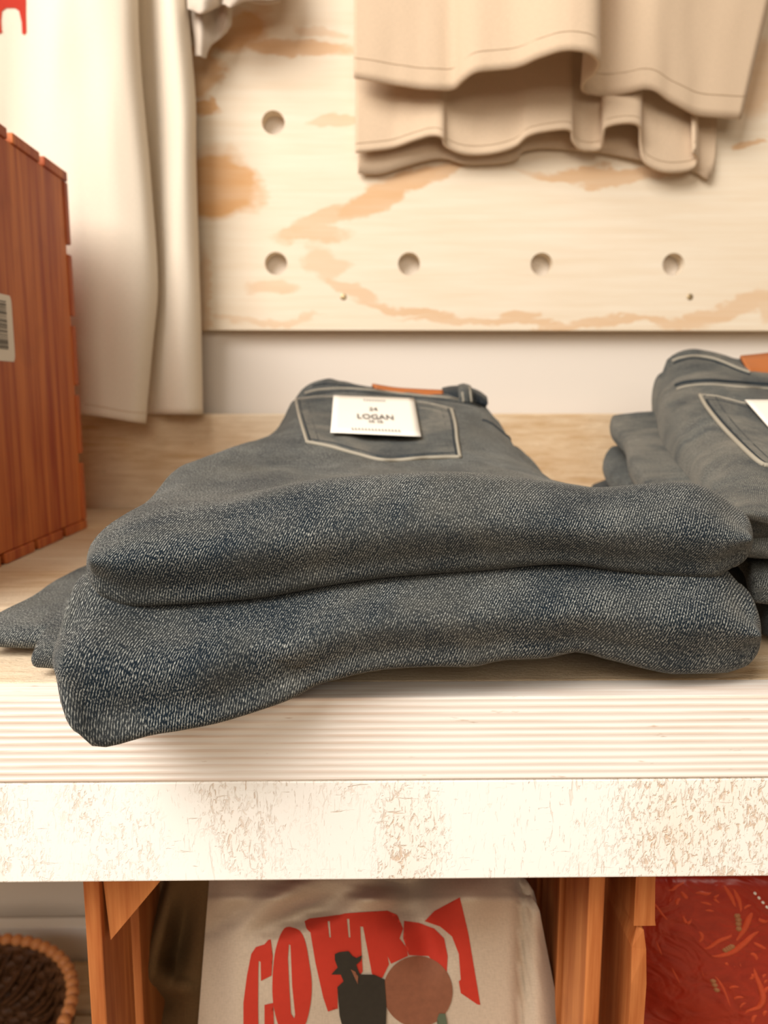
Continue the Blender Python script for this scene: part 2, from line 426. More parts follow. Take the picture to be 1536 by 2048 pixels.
# ------------------------------------------------------------------ shelf unit
ZT = .90; YF = .301; YB = .86
zl = W(600, 828, YB).z
e1 = W(768, 1562, YF).z; e2 = W(768, 1761, YF).z; ZL = EYE.z-.68
def shelf():
    root = empty('shelf_unit', (0, YB, 0), 'whitewashed wooden display shelf with distressed front boards under the jeans', 'shelf')
    X0, X1 = -.95, .95
    edges = [YF+.0005, .4425, .585, .725, YB]
    boxes('shelf_top', [(X0, X1, edges[i]+.0006, edges[i+1]-.0006, ZT-.02, ZT) for i in range(4)], M['top'], root, .0012)
    boxes('front_rail', [(X0, X1, YF-.019, YF, e1+.0001, ZT+.0006)], M['edge'], root, .0009)
    boxes('fascia_board', [(X0, X1, YF-.0185, YF, e2, e1-.0001)], M['fascia'], root, .0008)
    boxes('back_ledge', [(X0, X1, YB, YB+.019, ZT-.02, zl)], M['top'], root, .0015)
    ed = [.30, .50, .64, .775, YB-.001]
    boxes('lower_shelf', [(X0, X1, ed[i]+.004, ed[i+1]-.004, ZL-.02, ZL) for i in range(4)], M['top'], root, .001)
    zb = W(100, 1855, YB).z
    boxes('lower_back_rail', [(X0, X1, YB, YB+.019, ZL-.02, zb)], M['white_paint'], root, .0015)
    for x in (X0, X1-.04):
        for y in (YF, YB-.04):
            boxes('post', [(x, x+.04, y, y+.04, 0, ZL-.0201)], M['fascia'], root, .001)
            boxes('post', [(x, x+.04, y, y+.04, ZL+.0001, ZT-.0201)], M['fascia'], root, .001)
    boxes('under_rail', [(X0+.04, X1-.04, YF+.001, YF+.02, ZL-.06, ZL-.0201), (X0+.04, X1-.04, YB-.03, YB-.01, ZL-.06, ZL-.0201)], M['fascia'], root, .001)
    return root
# rail front faces sit at YF: shift so that they do
YFR = YF
YF = YF+.019
shelf()
YF = YFR

# ------------------------------------------------------------------ red stained crate standing on the shelf, left
def red_crate():
    pb = WZ(175, 1056, ZT); yb = pb.y; x1 = pb.x; zt = W(135, 345, yb).z; depth = .333; y0 = yb-depth; x0 = x1-.36
    th = .008; H = zt-ZT
    root = empty('wooden_crate', (x1-.18, yb-.155, ZT), 'red-stained slatted wooden crate with a barcode sticker, left end of the shelf', 'crate')
    a, b = ZT+.0085, zt-.008
    pa = boxes('end_panel', [(x1-.016, x1-.0015, y0+th, yb-th+.001, a, b)], M['red_wood'], root, .001)
    boxes('end_panel', [(x0, x0+.015, y0+th, yb-th, a, b)], M['red_wood'], root, .001)
    def xslat(y_0, y_1, z_0, z_1): boxes('slat', [(x0, x1, y_0, y_1, z_0, z_1)], M['red_wood'], root, .0008)
    n = 6; g = .009; wd = (depth-2*0-(n-1)*g)/n
    for i in range(n):
        ya = y0+i*(wd+g)
        xslat(ya, ya+wd, ZT+.0003, ZT+.0083); xslat(ya, ya+wd, zt-.008, zt)
    n = 5; wz = (H-.018-(n-1)*g)/n
    for i in range(n):
        za = ZT+.009+i*(wz+g)
        xslat(yb-th, yb, za, za+wz); xslat(y0, y0+th, za, za+wz)
    # sticker
    cs = [(-40, 578), (22, 592), (31, 724), (-40, 718)]
    xs = x1-.0011
    def onx(px, py, off=0):
        d = ray(px, py); return EYE+d*((xs+off)/d.x)
    V = [onx(*c) for c in cs]
    pts = []
    def lerp(u, v): return (V[0]*(1-u)+V[1]*u)*(1-v)+(V[3]*(1-u)+V[2]*u)*v
    rr = .13
    ring = []
    for (cu, cv, a0) in ((1-rr/2, rr, -90), (1-rr/2, 1-rr, 0)):
        for t in range(7):
            an = math.radians(a0+15*t); ring.append(lerp(cu+rr/2*math.cos(an), cv+rr*math.sin(an)))
    ring += [lerp(0, 1), lerp(0, 0)]
    st = mesh_obj('barcode_sticker', ring, [tuple(range(len(ring)))], M['card'], root, smooth=False); st['label'] = 'cream barcode sticker'
    BV = []; BF = []; v = .10
    random.seed(9)
    while v < .84:
        h = random.choice([.008, .012, .03, .018, .01]); e = .0003
        off = Vector((e, 0, 0)); n0 = len(BV)
        BV += [lerp(.2, v)+off, lerp(.80, v)+off, lerp(.80, v+h)+off, lerp(.2, v+h)+off]; BF.append((n0, n0+1, n0+2, n0+3)); v += h+random.choice([.008, .014, .02])
    mesh_obj('barcode', BV, BF, M['ink'], st, smooth=False).location = -root.location*0
    return root
rc = red_crate()
for o in rc.children_recursive:         # bars hang under the sticker, whose own origin is the crate's
    if o.name.startswith('barcode') and o.parent.name.startswith('barcode'): o.data.transform(Matrix.Translation(-rc.location))

# ------------------------------------------------------------------ jeans
def drow(s, L, R, pts, n, dfun=None):
    pts = sorted(pts); xs = [p[0] for p in pts]; ys = [p[1] for p in pts]; ds = [p[2] for p in pts]
    return [(L+(R-L)*q/(n-1), herm(xs, ys, L+(R-L)*q/(n-1)), herm(xs, ds, L+(R-L)*q/(n-1))) for q in range(n)]
def wrinkle(amp, scale, seed=0, aniso=(1, 1, 1)):
    def f(v):
        p = Vector((v.x*aniso[0], v.y*aniso[1], v.z*aniso[2]))*scale+Vector((seed, seed*2, 0))
        return Vector((0, noise.noise(p+Vector((9, 0, 0)))*amp*.4, noise.fractal(p, .8, 2.1, 3)*amp))
    return f
def jeans(name, top, bot, mat, parent, ns=41, sub=5, cap=.006, wr=None, capL=1, capR=1):
    """top: rows back->front (last = front-most), bot: rows front->back; len(top) == len(bot)+1. every row ns Vectors"""
    loop = top+bot; m = len(loop)
    st = [[loop[i][j] for i in range(m)] for j in range(ns)]
    for j in range(ns): st[j] = cr(st[j], sub, closed=True)
    for i in range(len(st[0])):
        xa_, xb_ = st[0][i].x, st[-1][i].x; cx_ = (xa_+xb_)/2; k_ = 1-1.3*cap/max(xb_-xa_, .05)
        for j in range(ns): st[j][i] = Vector((cx_+(st[j][i].x-cx_)*k_, st[j][i].y, st[j][i].z))
    M2 = len(st[0]); c = (len(top)-1)*sub
    def capring(ring, nxt, side):
        outs = []
        for (f, e) in ((.97, .26), (.88, .5), (.74, .70), (.56, .84), (.35, .94), (.15, .985), (0.002, 1.0)):
            r = []
            for i in range(M2):
                k = (2*c-i) % M2
                mid = (ring[i]+ring[k])/2
                th_ = (ring[i]-ring[k]).length/2
                r.append(mid+(ring[i]-mid)*f+Vector((side*e*cap*min(1, th_/.012)**.7, 0, 0)))
            outs.append(r)
        return outs
    Lc = capring(st[0], st[1], -1)[::-1] if capL else []
    Rc = capring(st[-1], st[-2], 1) if capR else []
    st = Lc+st+Rc
    rows = [[st[j][i] for j in range(len(st))] for i in range(M2)]
    o = grid_mesh(name, rows, mat, parent, closed_t=True, wr=wr)
    return o
def lowered(row, dz, floor=None):
    return [Vector((p.x, p.y, (p.z-dz) if floor is None else max(p.z-dz, floor))) for p in row]
NS = 49
def toW(r): return [W(*p) for p in r]
def simple(L, R, pts, D):
    return toW(drow(0, L, R, [(a, b, D if c is None else c) for a, b, c in [(p+(None,))[:3] for p in pts]], NS))

def front_rows(crest, bottom, Ls, Rs, Dc, Dbot, fr, bulge):
    """crest/bottom silhouettes as px polylines -> rows from crest to bottom"""
    rows = []
    cx = [p[0] for p in crest]; cy = [p[1] for p in crest]; bx = [p[0] for p in bottom]; by = [p[1] for p in bottom]
    for (L, R, f, b) in zip(Ls, Rs, fr, bulge):
        r = []
        for q in range(NS):
            s = q/(NS-1); x = L+(R-L)*s
            y = herm(cx, cy, x)*(1-f)+herm(bx, by, x)*f
            D = Dc(s)*(1-f)+Dbot(s)*f-b
            r.append(W(x, y, D))
        rows.append(r)
    return rows

ROOT_LABELS = {}
def pair_top():
    root = empty('folded_jeans', (.0, .5, ZT), 'grey folded jeans topmost of the centre pile with white paper tag on back pocket', 'jeans')
    T = []
    T.append(simple(592, 962, [(592, 812), (625, 795), (680, 786), (760, 794), (850, 800), (935, 808), (962, 818)], .728))
    T.append(simple(580, 968, [(580, 797), (596, 777), (620, 764), (655, 758), (700, 766), (745, 777), (830, 783), (885, 785), (935, 790), (968, 802)], .705))
    T.append(simple(562, 1003, [(562, 832), (585, 806), (620, 792), (680, 786), (770, 792), (860, 798), (960, 812), (1003, 842)], .655))
    T.append(simple(524, 1035, [(524, 868), (560, 843), (600, 834), (660, 836), (770, 846), (880, 850), (1000, 864), (1035, 885)], .575))
    T.append(simple(430, 1080, [(430, 910), (475, 890), (560, 886), (620, 890), (760, 902), (900, 906), (1040, 918), (1080, 932)], .50))
    T.append(simple(348, 1170, [(348, 938), (395, 926), (450, 925), (560, 934), (740, 944), (930, 946), (1110, 955), (1170, 975)], .44))
    T.append(simple(292, 1380, [(292, 992), (330, 976), (400, 975), (520, 970), (740, 958), (960, 956), (1200, 985), (1290, 985), (1380, 990)], .375))
    crest = [(178, 1066), (200, 1050), (250, 1024), (308, 1011), (440, 999), (600, 966), (740, 951), (900, 943), (1000, 948), (1100, 964), (1200, 975), (1300, 966), (1400, 963), (1450, 982), (1480, 1006), (1510, 1042)]
    bottom = [(178, 1170), (222, 1203), (330, 1203), (480, 1194), (600, 1178), (700, 1165), (860, 1150), (960, 1143), (1130, 1128), (1250, 1141), (1380, 1153), (1450, 1150), (1500, 1112), (1515, 1100)]
    Dc = lambda s: .318+.022*s
    Db = lambda s: .302+.022*s
    fr = front_rows(crest, bottom, [200, 178, 162, 174, 208], [1484, 1502, 1522, 1506, 1474], Dc, Db, [0, .22, .52, .82, 1.0], [0, .017, .024, .014, 0])
    T += fr[:3]
    B = fr[3:]
    def zb(y): return ZT+.0475+(max(0, y-.36)/.36)*.068
    for i in range(6, -1, -1):
        B.append([Vector((p.x, p.y, min(p.z-.006, max(zb(p.y), p.z-.05)))) for p in T[i]])
    def wr(v):
        a = max(0, min(1, (v.y-.34)/.08))
        p = v*1.0
        n1 = noise.fractal(Vector((p.x*22, p.y*9, 1.3)), .8, 2.1, 3)*.0035*a
        n2 = noise.fractal(Vector((p.x*16, p.y*30, p.z*30)), .8, 2.1, 2)*.0011
        return Vector((0, 0, n1+n2))
    body = jeans('denim_body', T, B, M['denim_near'], root, NS, 6, .0065, wr)
    bv = bvh_of(body)
    # back pocket: raised panel, its seams, stitching, tag
    top = px_curve([(592, 799), (640, 794), (700, 795), (770, 799), (850, 806), (903, 818)], 6)
    bot = px_curve([(614, 884), (660, 892), (710, 906), (772, 920), (850, 915), (919, 914)], 6)
    rows = []
    for k in range(17):
        v = k/16; rows.append(hits(bv, [(a[0]*(1-v)+b[0]*v, a[1]*(1-v)+b[1]*v) for a, b in zip(top, bot)], .002))
    pk = grid_mesh('back_pocket', rows, M['denim_blue'], root, thick=.0016)
    def seam(pts, r, m, off=.003, nm='seam', par=pk, n=8):
        o = tube(nm, hits(bv, px_curve(pts, n), off), r, m, root if par is None else root)
        if par is not None and par is not root: o.parent = par
        return o
    outer = [(592, 800), (598, 830), (606, 858), (614, 884)]
    seam(outer, .0011, M['seam_light']); seam([(x+7, y+1) for x, y in outer], .0009, M['seam_dark'])
    seam([(614, 884), (660, 893), (710, 907), (772, 921), (850, 916), (920, 914)], .0013, M['seam_light'])
    seam([(622, 880), (665, 887), (712, 900), (772, 914), (850, 909), (912, 907)], .0009, M['seam_dark'])
    r_ = [(903, 818), (911, 850), (914, 880), (920, 914)]
    seam(r_, .0012, M['seam_light']); seam([(x-7, y) for x, y in r_], .0009, M['seam_dark']); seam([(x-20, y+1) for x, y in r_], .0006, M['seam_dark'])
    seam([(x+24, y+1) for x, y in outer], .0006, M['seam_dark'])
    seam([(592, 799), (640, 794), (700, 795), (770, 799), (850, 806), (903, 818)], .0009, M['seam_light'])
    seam([(600, 805), (640, 801), (700, 802), (770, 806), (850, 813), (897, 824)], .0008, M['seam_dark'])
    seam([(612, 812), (640, 809), (700, 809), (770, 812), (850, 818), (890, 828)], .0006, M['seam_light'])
    # small arrow-like stitched emblem
    decal('stitched_emblem', [[(850, 842), (870, 833), (877, 848), (858, 845)]], bv, .0034, M['seam_light'], root, step=4).parent = pk
    # yoke / waistband seams
    seam([(610, 786), (640, 779), (700, 777), (760, 782), (830, 790), (900, 796), (955, 806)], .0009, M['seam_light'], .0006, 'waistband_seam', None)
    seam([(612, 792), (640, 786), (700, 783), (760, 788), (830, 796), (900, 802), (960, 814)], .0007, M['seam_dark'], .0006, 'waistband_seam', None)
    seam([(625, 772), (650, 768), (690, 771), (730, 777)], .0008, M['seam_dark'], .0004, 'waistband_seam', None)
    # side seams
    seam([(975, 808), (1003, 836), (1030, 872), (1052, 902), (1080, 930)], .0012, M['seam_dark'], .0004, 'side_seam', None)
    # leather patch standing on the waistband
    up = [(744, 770), (790, 777), (840, 780), (886, 782)]; lo = [(750, 776), (790, 787), (840, 794), (886, 796)]
    rows = []
    for v in (0, .33, .66, 1):
        rr = []
        for a, b in zip(px_curve(up, 5), px_curve(lo, 5)):
            rr.append(W(a[0]*(1-v)+b[0]*v, a[1]*(1-v)+b[1]*v, .688-.006*v))
        rows.append(rr)
    p = grid_mesh('leather_patch', rows, M['leather'], root, thick=.003); p['label'] = 'brown leather patch'
    rows = [[W(x, y, .695) for x in (884, 900, 925, 950, 968)] for y in (780, 797)]
    rows = [[W(884, 779, .70), W(905, 775, .70), W(930, 776, .70), W(955, 784, .70), W(972, 797, .70)], [W(884, 800, .685), W(905, 801, .685), W(930, 803, .685), W(955, 806, .685), W(974, 811, .685)]]
    grid_mesh('waistband', [cr(r, 5) for r in rows], M['denim_dark'], root, thick=.004)
    rows = [cr([W(917, 772, .69), W(928, 770, .688), W(940, 774, .69)], 5), cr([W(918, 785, .68), W(930, 782, .677), W(944, 787, .68)], 5), cr([W(919, 804, .672), W(932, 805, .669), W(947, 807, .672)], 5)]
    bl = grid_mesh('belt_loop', rows, M['denim_blue'], root, thick=.003)
    for xx in (923, 939):
        t_ = tube('stitching', [W(xx, 773, .686), W(xx+2, 786, .675), W(xx+4, 804, .668)], .0008, M['seam_light'], root); t_.parent = bl
    return root, body, bv
j1, j1body, j1bvh = pair_top()

# paper tag, lying on the pocket but pinned to the jeans: a part with its print
def paper_tag(root, bv, quad, lift, texts):
    C4 = [hit(bv, x, y, lift) or W(x, y, .55) for x, y in quad]
    def B4(u, v): return (C4[0]*(1-u)+C4[1]*u)*(1-v)+(C4[3]*(1-u)+C4[2]*u)*v
    ex = 0
    for iu in range(11):
        for iv in range(7):
            p = B4(iu/10, iv/6); d = (p-EYE).normalized(); h = bv.ray_cast(EYE, d)
            if h[0] is not None: ex = max(ex, (p-EYE).length-(h[0]-EYE).length+.008)
    def P(u, v, e=0):
        p = B4(u, v); d = (p-EYE).normalized(); p = p-d*ex
        return p-d*(e+.0015*math.sin(math.pi*u)*v)
    rows = [[P(u/12, v/8) for u in range(13)] for v in range(9)]
    t = grid_mesh('paper_tag', rows, M['card'], root, thick=.0005); t['label'] = 'white paper tag'
    for (txt, u0, v0, hgt, wd) in texts:
        cu = bpy.data.curves.new('txt', 'FONT'); cu.body = txt; cu.align_x = 'CENTER'; cu.offset = .012
        to = bpy.data.objects.new('txt', cu); COL.objects.link(to)
        bpy.context.view_layer.update()
        me = bpy.data.meshes.new_from_object(to.evaluated_get(bpy.context.evaluated_depsgraph_get()))
        bpy.data.objects.remove(to)
        xs = [v.co.x for v in me.vertices]; ys = [v.co.y for v in me.vertices]
        W_ = max(xs)-min(xs); x0 = min(xs); H_ = max(ys)
        V = [P(u0+((v.co.x-x0)/W_-.5)*wd, v0-v.co.y/H_*hgt, .005) for v in me.vertices]
        o = mesh_obj('tag_lettering', V, [tuple(p.vertices) for p in me.polygons], M['ink'], root, smooth=False); o.parent = t
    return t
paper_tag(j1, j1bvh, [(667, 791), (828, 797), (842, 873), (661, 865)], .0045,
          [('- - - - - - - -', .5, .17, .09, .26), ('24', .48, .40, .09, .10), ('LOGAN', .5, .62, .12, .42), ('28 28', .5, .71, .055, .17), ('- - - - - - - - - - - - - - -', .5, .95, .08, .54)])

def pair_second():
    root = empty('folded_jeans', (.0, .48, ZT), 'grey folded jeans second in the centre pile, left corner drooping over the shelf front', 'jeans')
    crest = [(110, 1212), (150, 1150), (200, 1150), (300, 1180), (500, 1172), (760, 1140), (1000, 1120), (1250, 1120), (1440, 1122), (1480, 1150), (1510, 1195), (1530, 1235)]
    bottom = [(110, 1400), (130, 1440), (165, 1474), (187, 1481), (300, 1456), (450, 1429), (570, 1396), (640, 1368), (700, 1350), (770, 1337), (880, 1332), (950, 1331), (1010, 1317), (1090, 1315), (1160, 1303), (1230, 1320), (1330, 1339), (1430, 1343), (1490, 1337), (1530, 1300)]
    Dc = lambda s: .31+.02*s
    Db = lambda s: (.264+.030*min(1, s/.42)) if s < .42 else .294+.022*(s-.42)/.58
    fr = front_rows(crest, bottom, [150, 124, 104, 112, 146], [1494, 1516, 1538, 1526, 1490], Dc, Db, [0, .28, .55, .82, 1.0], [0, .014, .021, .012, 0])
    T = []
    def trow(L, R, D, zL, zR):
        a = W(L, 1000, D); b = W(R, 1000, D)
        return [Vector((a.x+(b.x-a.x)*q/(NS-1), D, zL+(zR-zL)*q/(NS-1)-.012*abs(2*q/(NS-1)-1)**4)) for q in range(NS)]
    T.append(trow(640, 1000, .72, ZT+.088, ZT+.088))
    T.append(trow(600, 1015, .69, ZT+.094, ZT+.094))
    T.append(trow(565, 1050, .62, ZT+.088, ZT+.092))
    T.append(trow(520, 1085, .56, ZT+.078, ZT+.082))
    T.append(trow(430, 1112, .49, ZT+.066, ZT+.068))
    T.append(trow(330, 1180, .43, ZT+.055, ZT+.055))
    T.append(trow(230, 1400, .365, ZT+.047, ZT+.046))
    T += fr[:3]; B = fr[3:]
    zc = [ZT+.050, ZT+.052, ZT+.05, ZT+.044, ZT+.036, ZT+.028, ZT+.019]
    for i in range(6, -1, -1):
        B.append([Vector((p.x, p.y, min(p.z-.006, zc[i]))) for p in T[i]])
    def wr(v):
        n2 = noise.fractal(Vector((v.x*18, v.y*26, v.z*26+4)), .8, 2.1, 3)*.0018
        # diagonal dent where the lower flap leaves the fold
        x0, z0 = C0.x, C0.z; dx, dz = C1.x-x0, C1.z-z0; L = math.hypot(dx, dz)
        t = ((v.x-x0)*dx+(v.z-z0)*dz)/L/L; s = ((v.x-x0)*dz-(v.z-z0)*dx)/L
        dent = 0
        if v.y < .33 and -.3 < t < 1.15:
            w_ = max(0, min(1, (t+.3)/.4))*max(0, min(1, (1.15-t)/.2))
            dent = w_*(.0052*max(0, min(1, s/.0025)))*math.exp(-max(0, s)/.022)
        return Vector((0, n2*.5+dent, n2*.6 if v.y < .3 else max(n2*.6, ZT+.001-v.z)))
    C0 = W(505, 1292, .272); C1 = W(655, 1358, .285)
    return root, jeans('denim_body', T, B, M['denim_near'], root, NS, 6, .006, wr)
j2, j2b = pair_second()
# pale selvedge along the fold edge at the left of the second pair
b2 = bvh_of(j2b)

def slab_pair(label, rows_spec, mat, loc=(0, .5, ZT), seed=1, seams=()):
    """rows_spec: back->front list of (L,R,D,ztop,zbot) in world x; last row = front-most"""
    root = empty('folded_jeans', loc, label, 'jeans')
    T = []; B = []
    for i, (xl, xr, D, zt, zb) in enumerate(rows_spec):
        r = []; q2 = []
        for q in range(NS):
            s = q/(NS-1); e = 1-abs(2*s-1)**5
            dl = D if not isinstance(D, tuple) else D[0]*(1-s)+D[1]*s
            mid = (zt+zb)/2
            r.append(Vector((xl+(xr-xl)*s, dl, mid+(zt-mid)*(.6+.4*e)))); q2.append(Vector((xl+(xr-xl)*s, dl, mid+(zb-mid)*(.6+.4*e))))
        T.append(r); B.append(q2)
    last = T[-1]; f = [(a+b)/2 for a, b in zip(last, B[-1])]
    h = (last[0]-B[-1][0]).length
    f = [Vector((p.x, p.y-h*.55, p.z)) for p in f]
    T.append(f); B = B[::-1]
    def wr(v):
        n = noise.fractal(Vector((v.x*20, v.y*14, v.z*20+seed*3)), .8, 2.1, 3)
        return Vector((0, n*.0015, max(n*.0012, ZT+.0005-v.z)))
    return root, jeans('denim_body', T, B, mat, root, NS, 5, .005, wr)
def X(px, py, D): return W(px, py, D).x
j3, _ = slab_pair('dark folded jeans low in the centre pile, pointed corner reaching to the left', [
    (-.10, .12, .72, ZT+.030, ZT+.016), (-.12, .125, .62, ZT+.030, ZT+.012), (-.15, .125, .54, ZT+.026, ZT+.0088),
    (X(150, 1180, .47), .125, .47, ZT+.020, ZT+.0088), (X(60, 1240, .41), .125, .41, ZT+.0185, ZT+.0088), (X(-25, 1270, .37), .12, .372, ZT+.018, ZT+.006), (X(-45, 1300, .357), .115, .357, ZT+.0160, ZT+.003)], M['denim_near'], (-.02, .5, ZT), 2)
j4, _ = slab_pair('dark folded jeans at the bottom of the centre pile, flat on the shelf', [
    (-.10, .10, .72, ZT+.014, ZT+.001), (-.12, .10, .60, ZT+.010, ZT+.001), (-.135, .10, .50, ZT+.008, ZT+.001), (-.145, .10, .42, ZT+.0075, ZT+.001), (X(95, 1340, .345), .095, .372, ZT+.0055, ZT+.001)], M['denim_dark'], (-.01, .5, ZT), 5)
# pair 5: the thick short fold that peeks out below the second pair at its left
j5, _ = slab_pair('dark folded jeans with a thick rounded fold under the left edge of the second pair', [
    (X(190, 1210, .45), X(1120, 1210, .45), .45, ZT+.0275, ZT+.021), (X(150, 1240, .40), X(1120, 1240, .4), .40, ZT+.025, ZT+.020), (X(92, 1290, .352), X(1130, 1290, .352), (.352, .362), ZT+.019, ZT+.0165),
    (X(72, 1330, .334), X(1132, 1330, .334), (.330, .346), ZT+.0165, ZT+.0012)], M['denim_near'], (-.01, .4, ZT), 8)

# ---- right pile
def right_top():
    root = empty('folded_jeans', (.38, .5, ZT), 'charcoal folded jeans topmost of the right-hand pile with brown leather patch', 'jeans')
    T = []
    def rw(pts, D): return simple(pts[0][0], pts[-1][0], pts, D)
    T.append(rw([(1322, 748), (1350, 730), (1400, 722), (1460, 738), (1540, 750), (1700, 760), (1850, 800)], .730))
    T.append(rw([(1312, 742), (1320, 716), (1340, 700), (1375, 692), (1420, 697), (1470, 714), (1540, 728), (1700, 740), (1850, 778)], .705))
    T.append(rw([(1322, 772), (1345, 752), (1390, 742), (1440, 745), (1520, 752), (1700, 760), (1910, 800)], .645))
    T.append(rw([(1330, 806), (1350, 788), (1400, 782), (1480, 786), (1600, 795), (1780, 805), (1990, 850)], .585))
    T.append(rw([(1358, 872), (1390, 850), (1450, 846), (1560, 852), (1760, 860), (2090, 900)], .50))
    T.append(rw([(1400, 925), (1440, 905), (1490, 908), (1600, 916), (1800, 920), (2200, 950)], .43))
    T.append(rw([(1425, 975), (1470, 962), (1540, 968), (1650, 968), (1850, 970), (2280, 990)], .375))
    crest = [(1440, 1012), (1490, 1000), (1536, 1003), (1650, 996), (1850, 990), (2300, 1010), (2400, 1030)]
    bottom = [(1440, 1040), (1490, 1048), (1536, 1052), (1650, 1058), (1850, 1060), (2300, 1070), (2400, 1060)]
    fr = front_rows(crest, bottom, [1462, 1452, 1448, 1454, 1470], [2330, 2350, 2360, 2350, 2330], lambda s: .345, lambda s: .340, [0, .2, .5, .8, 1.0], [0, .006, .009, .006, 0])
    T += fr[:3]; B = fr[3:]
    for i in range(6, -1, -1):
        B.append([Vector((p.x, p.y, p.z-(.034 if i > 3 else .045))) for p in T[i]])
    def wr(v):
        n = noise.fractal(Vector((v.x*16, v.y*12, 4.3)), .8, 2.1, 3)
        return Vector((0, 0, n*.004))
    body = jeans('denim_body', T, B, M['denim_blue'], root, NS, 6, .008, wr)
    bv = bvh_of(body)
    def seam(pts, r, m, off, nm, par=None):
        o = tube(nm, hits(bv, px_curve(pts, 8), off), r, m, root)
        if par is not None: o.parent = par
        return o
    A = px_curve([(1402, 792), (1440, 796), (1490, 806), (1560, 806), (1660, 800), (1760, 800)], 6)
    Bq = px_curve([(1528, 930), (1560, 934), (1600, 936), (1680, 935), (1740, 925), (1800, 900)], 6)
    rows = []
    for k in range(17):
        v = k/16; rows.append([hit(bv, a[0]*(1-v)+b[0]*v, a[1]*(1-v)+b[1]*v, .002) or W(a[0], a[1], .58) for a, b in zip(A, Bq)])
    pk = grid_mesh('back_pocket', rows, M['denim_blue'], root, thick=.0016)
    L = [(1400, 790), (1412, 812), (1440, 848), (1475, 885), (1510, 918), (1528, 930)]
    seam(L, .0014, M['seam_light'], .003, 'seam', pk); seam([(x+9, y+1) for x, y in L], .0009, M['seam_dark'], .003, 'seam', pk)
    seam([(x+30, y+3) for x, y in L], .0007, M['seam_dark'], .003, 'seam', pk)
    seam([(1528, 930), (1560, 935), (1600, 936)], .0014, M['seam_light'], .003, 'seam', pk)
    seam([(1400, 791), (1430, 793), (1460, 800), (1495, 808), (1560, 808)], .0011, M['seam_light'], .003, 'seam', pk)
    seam([(1412, 800), (1440, 802), (1470, 810), (1500, 818)], .0010, M['seam_dark'], .003, 'seam', pk)
    seam([(1345, 722), (1360, 716), (1390, 712), (1430, 718), (1480, 738), (1500, 745)], .0012, M['seam_light'], .0008, 'waistband_seam')
    seam([(1347, 727), (1362, 721), (1390, 717), (1430, 723), (1478, 742), (1500, 749)], .0009, M['seam_dark'], .0008, 'waistband_seam')
    seam([(1352, 771), (1375, 765), (1420, 762), (1480, 766), (1550, 770), (1700, 778)], .0018, M['seam_dark'], .0008, 'yoke_seam')
    seam([(1354, 778), (1377, 772), (1420, 769), (1480, 774), (1550, 778), (1700, 786)], .0009, M['seam_light'], .0010, 'yoke_seam')
    up = [(1480, 714), (1510, 711), (1560, 706), (1620, 706)]; lo = [(1498, 744), (1520, 750), (1560, 752), (1620, 752)]
    rows = [[W(a[0]*(1-v)+b[0]*v, a[1]*(1-v)+b[1]*v, .688-.028*v) for a, b in zip(px_curve(up, 5), px_curve(lo, 5))] for v in (0, .33, .66, 1)]
    p = grid_mesh('leather_patch', rows, M['leather'], root, thick=.003); p['label'] = 'brown leather patch'
    t = paper_tag(root, bv, [(1490, 800), (1640, 800), (1680, 870), (1560, 880)], .0045, [])
    return root
right_top()
def world_rows(spec): return spec
slab_pair('grey-blue folded jeans second in the right-hand pile, waist edge jutting out at the left', [
    (X(1236, 835, .70), .52, .705, ZT+.104, ZT+.090), (X(1226, 840, .67), .52, .675, ZT+.1125, ZT+.086), (X(1228, 850, .64), .52, .645, ZT+.106, ZT+.081), (X(1250, 868, .59), .52, .59, ZT+.096, ZT+.073),
    (X(1258, 905, .52), .52, .52, ZT+.088, ZT+.064), (X(1285, 945, .46), .52, .46, ZT+.080, ZT+.056), (X(1325, 975, .40), .52, .40, ZT+.072, ZT+.050), (X(1455, 1000, .36), .52, .366, ZT+.063, ZT+.048), (X(1492, 1045, .343), .52, .350, ZT+.060, ZT+.046)], M['denim_blue'], (.38, .5, ZT), 11)
slab_pair('dark folded jeans third in the right-hand pile', [
    (X(1222, 870, .69), .52, .69, ZT+.084, ZT+.060), (X(1214, 890, .63), .52, .64, ZT+.077, ZT+.054), (X(1240, 930, .57), .52, .57, ZT+.070, ZT+.040),
    (X(1330, 990, .49), .52, .49, ZT+.060, ZT+.034), (X(1470, 1050, .40), .52, .40, ZT+.050, ZT+.030), (X(1512, 1090, .345), .52, .350, ZT+.045, ZT+.0235)], M['denim_near'], (.38, .5, ZT), 14)
slab_pair('almost black folded jeans at the bottom of the right-hand pile', [
    (X(1192, 930, .70), .52, .70, ZT+.052, ZT+.001), (X(1184, 940, .66), .52, .665, ZT+.0585, ZT+.001), (X(1190, 960, .61), .52, .61, ZT+.048, ZT+.001), (X(1250, 985, .55), .52, .55, ZT+.040, ZT+.001),
    (X(1380, 1050, .46), .52, .46, ZT+.030, ZT+.001), (X(1500, 1150, .39), .52, .39, ZT+.025, ZT+.001), (X(1533, 1260, .36), .52, .365, ZT+.021, ZT+.001)], M['denim_dark'], (.38, .5, ZT), 17)

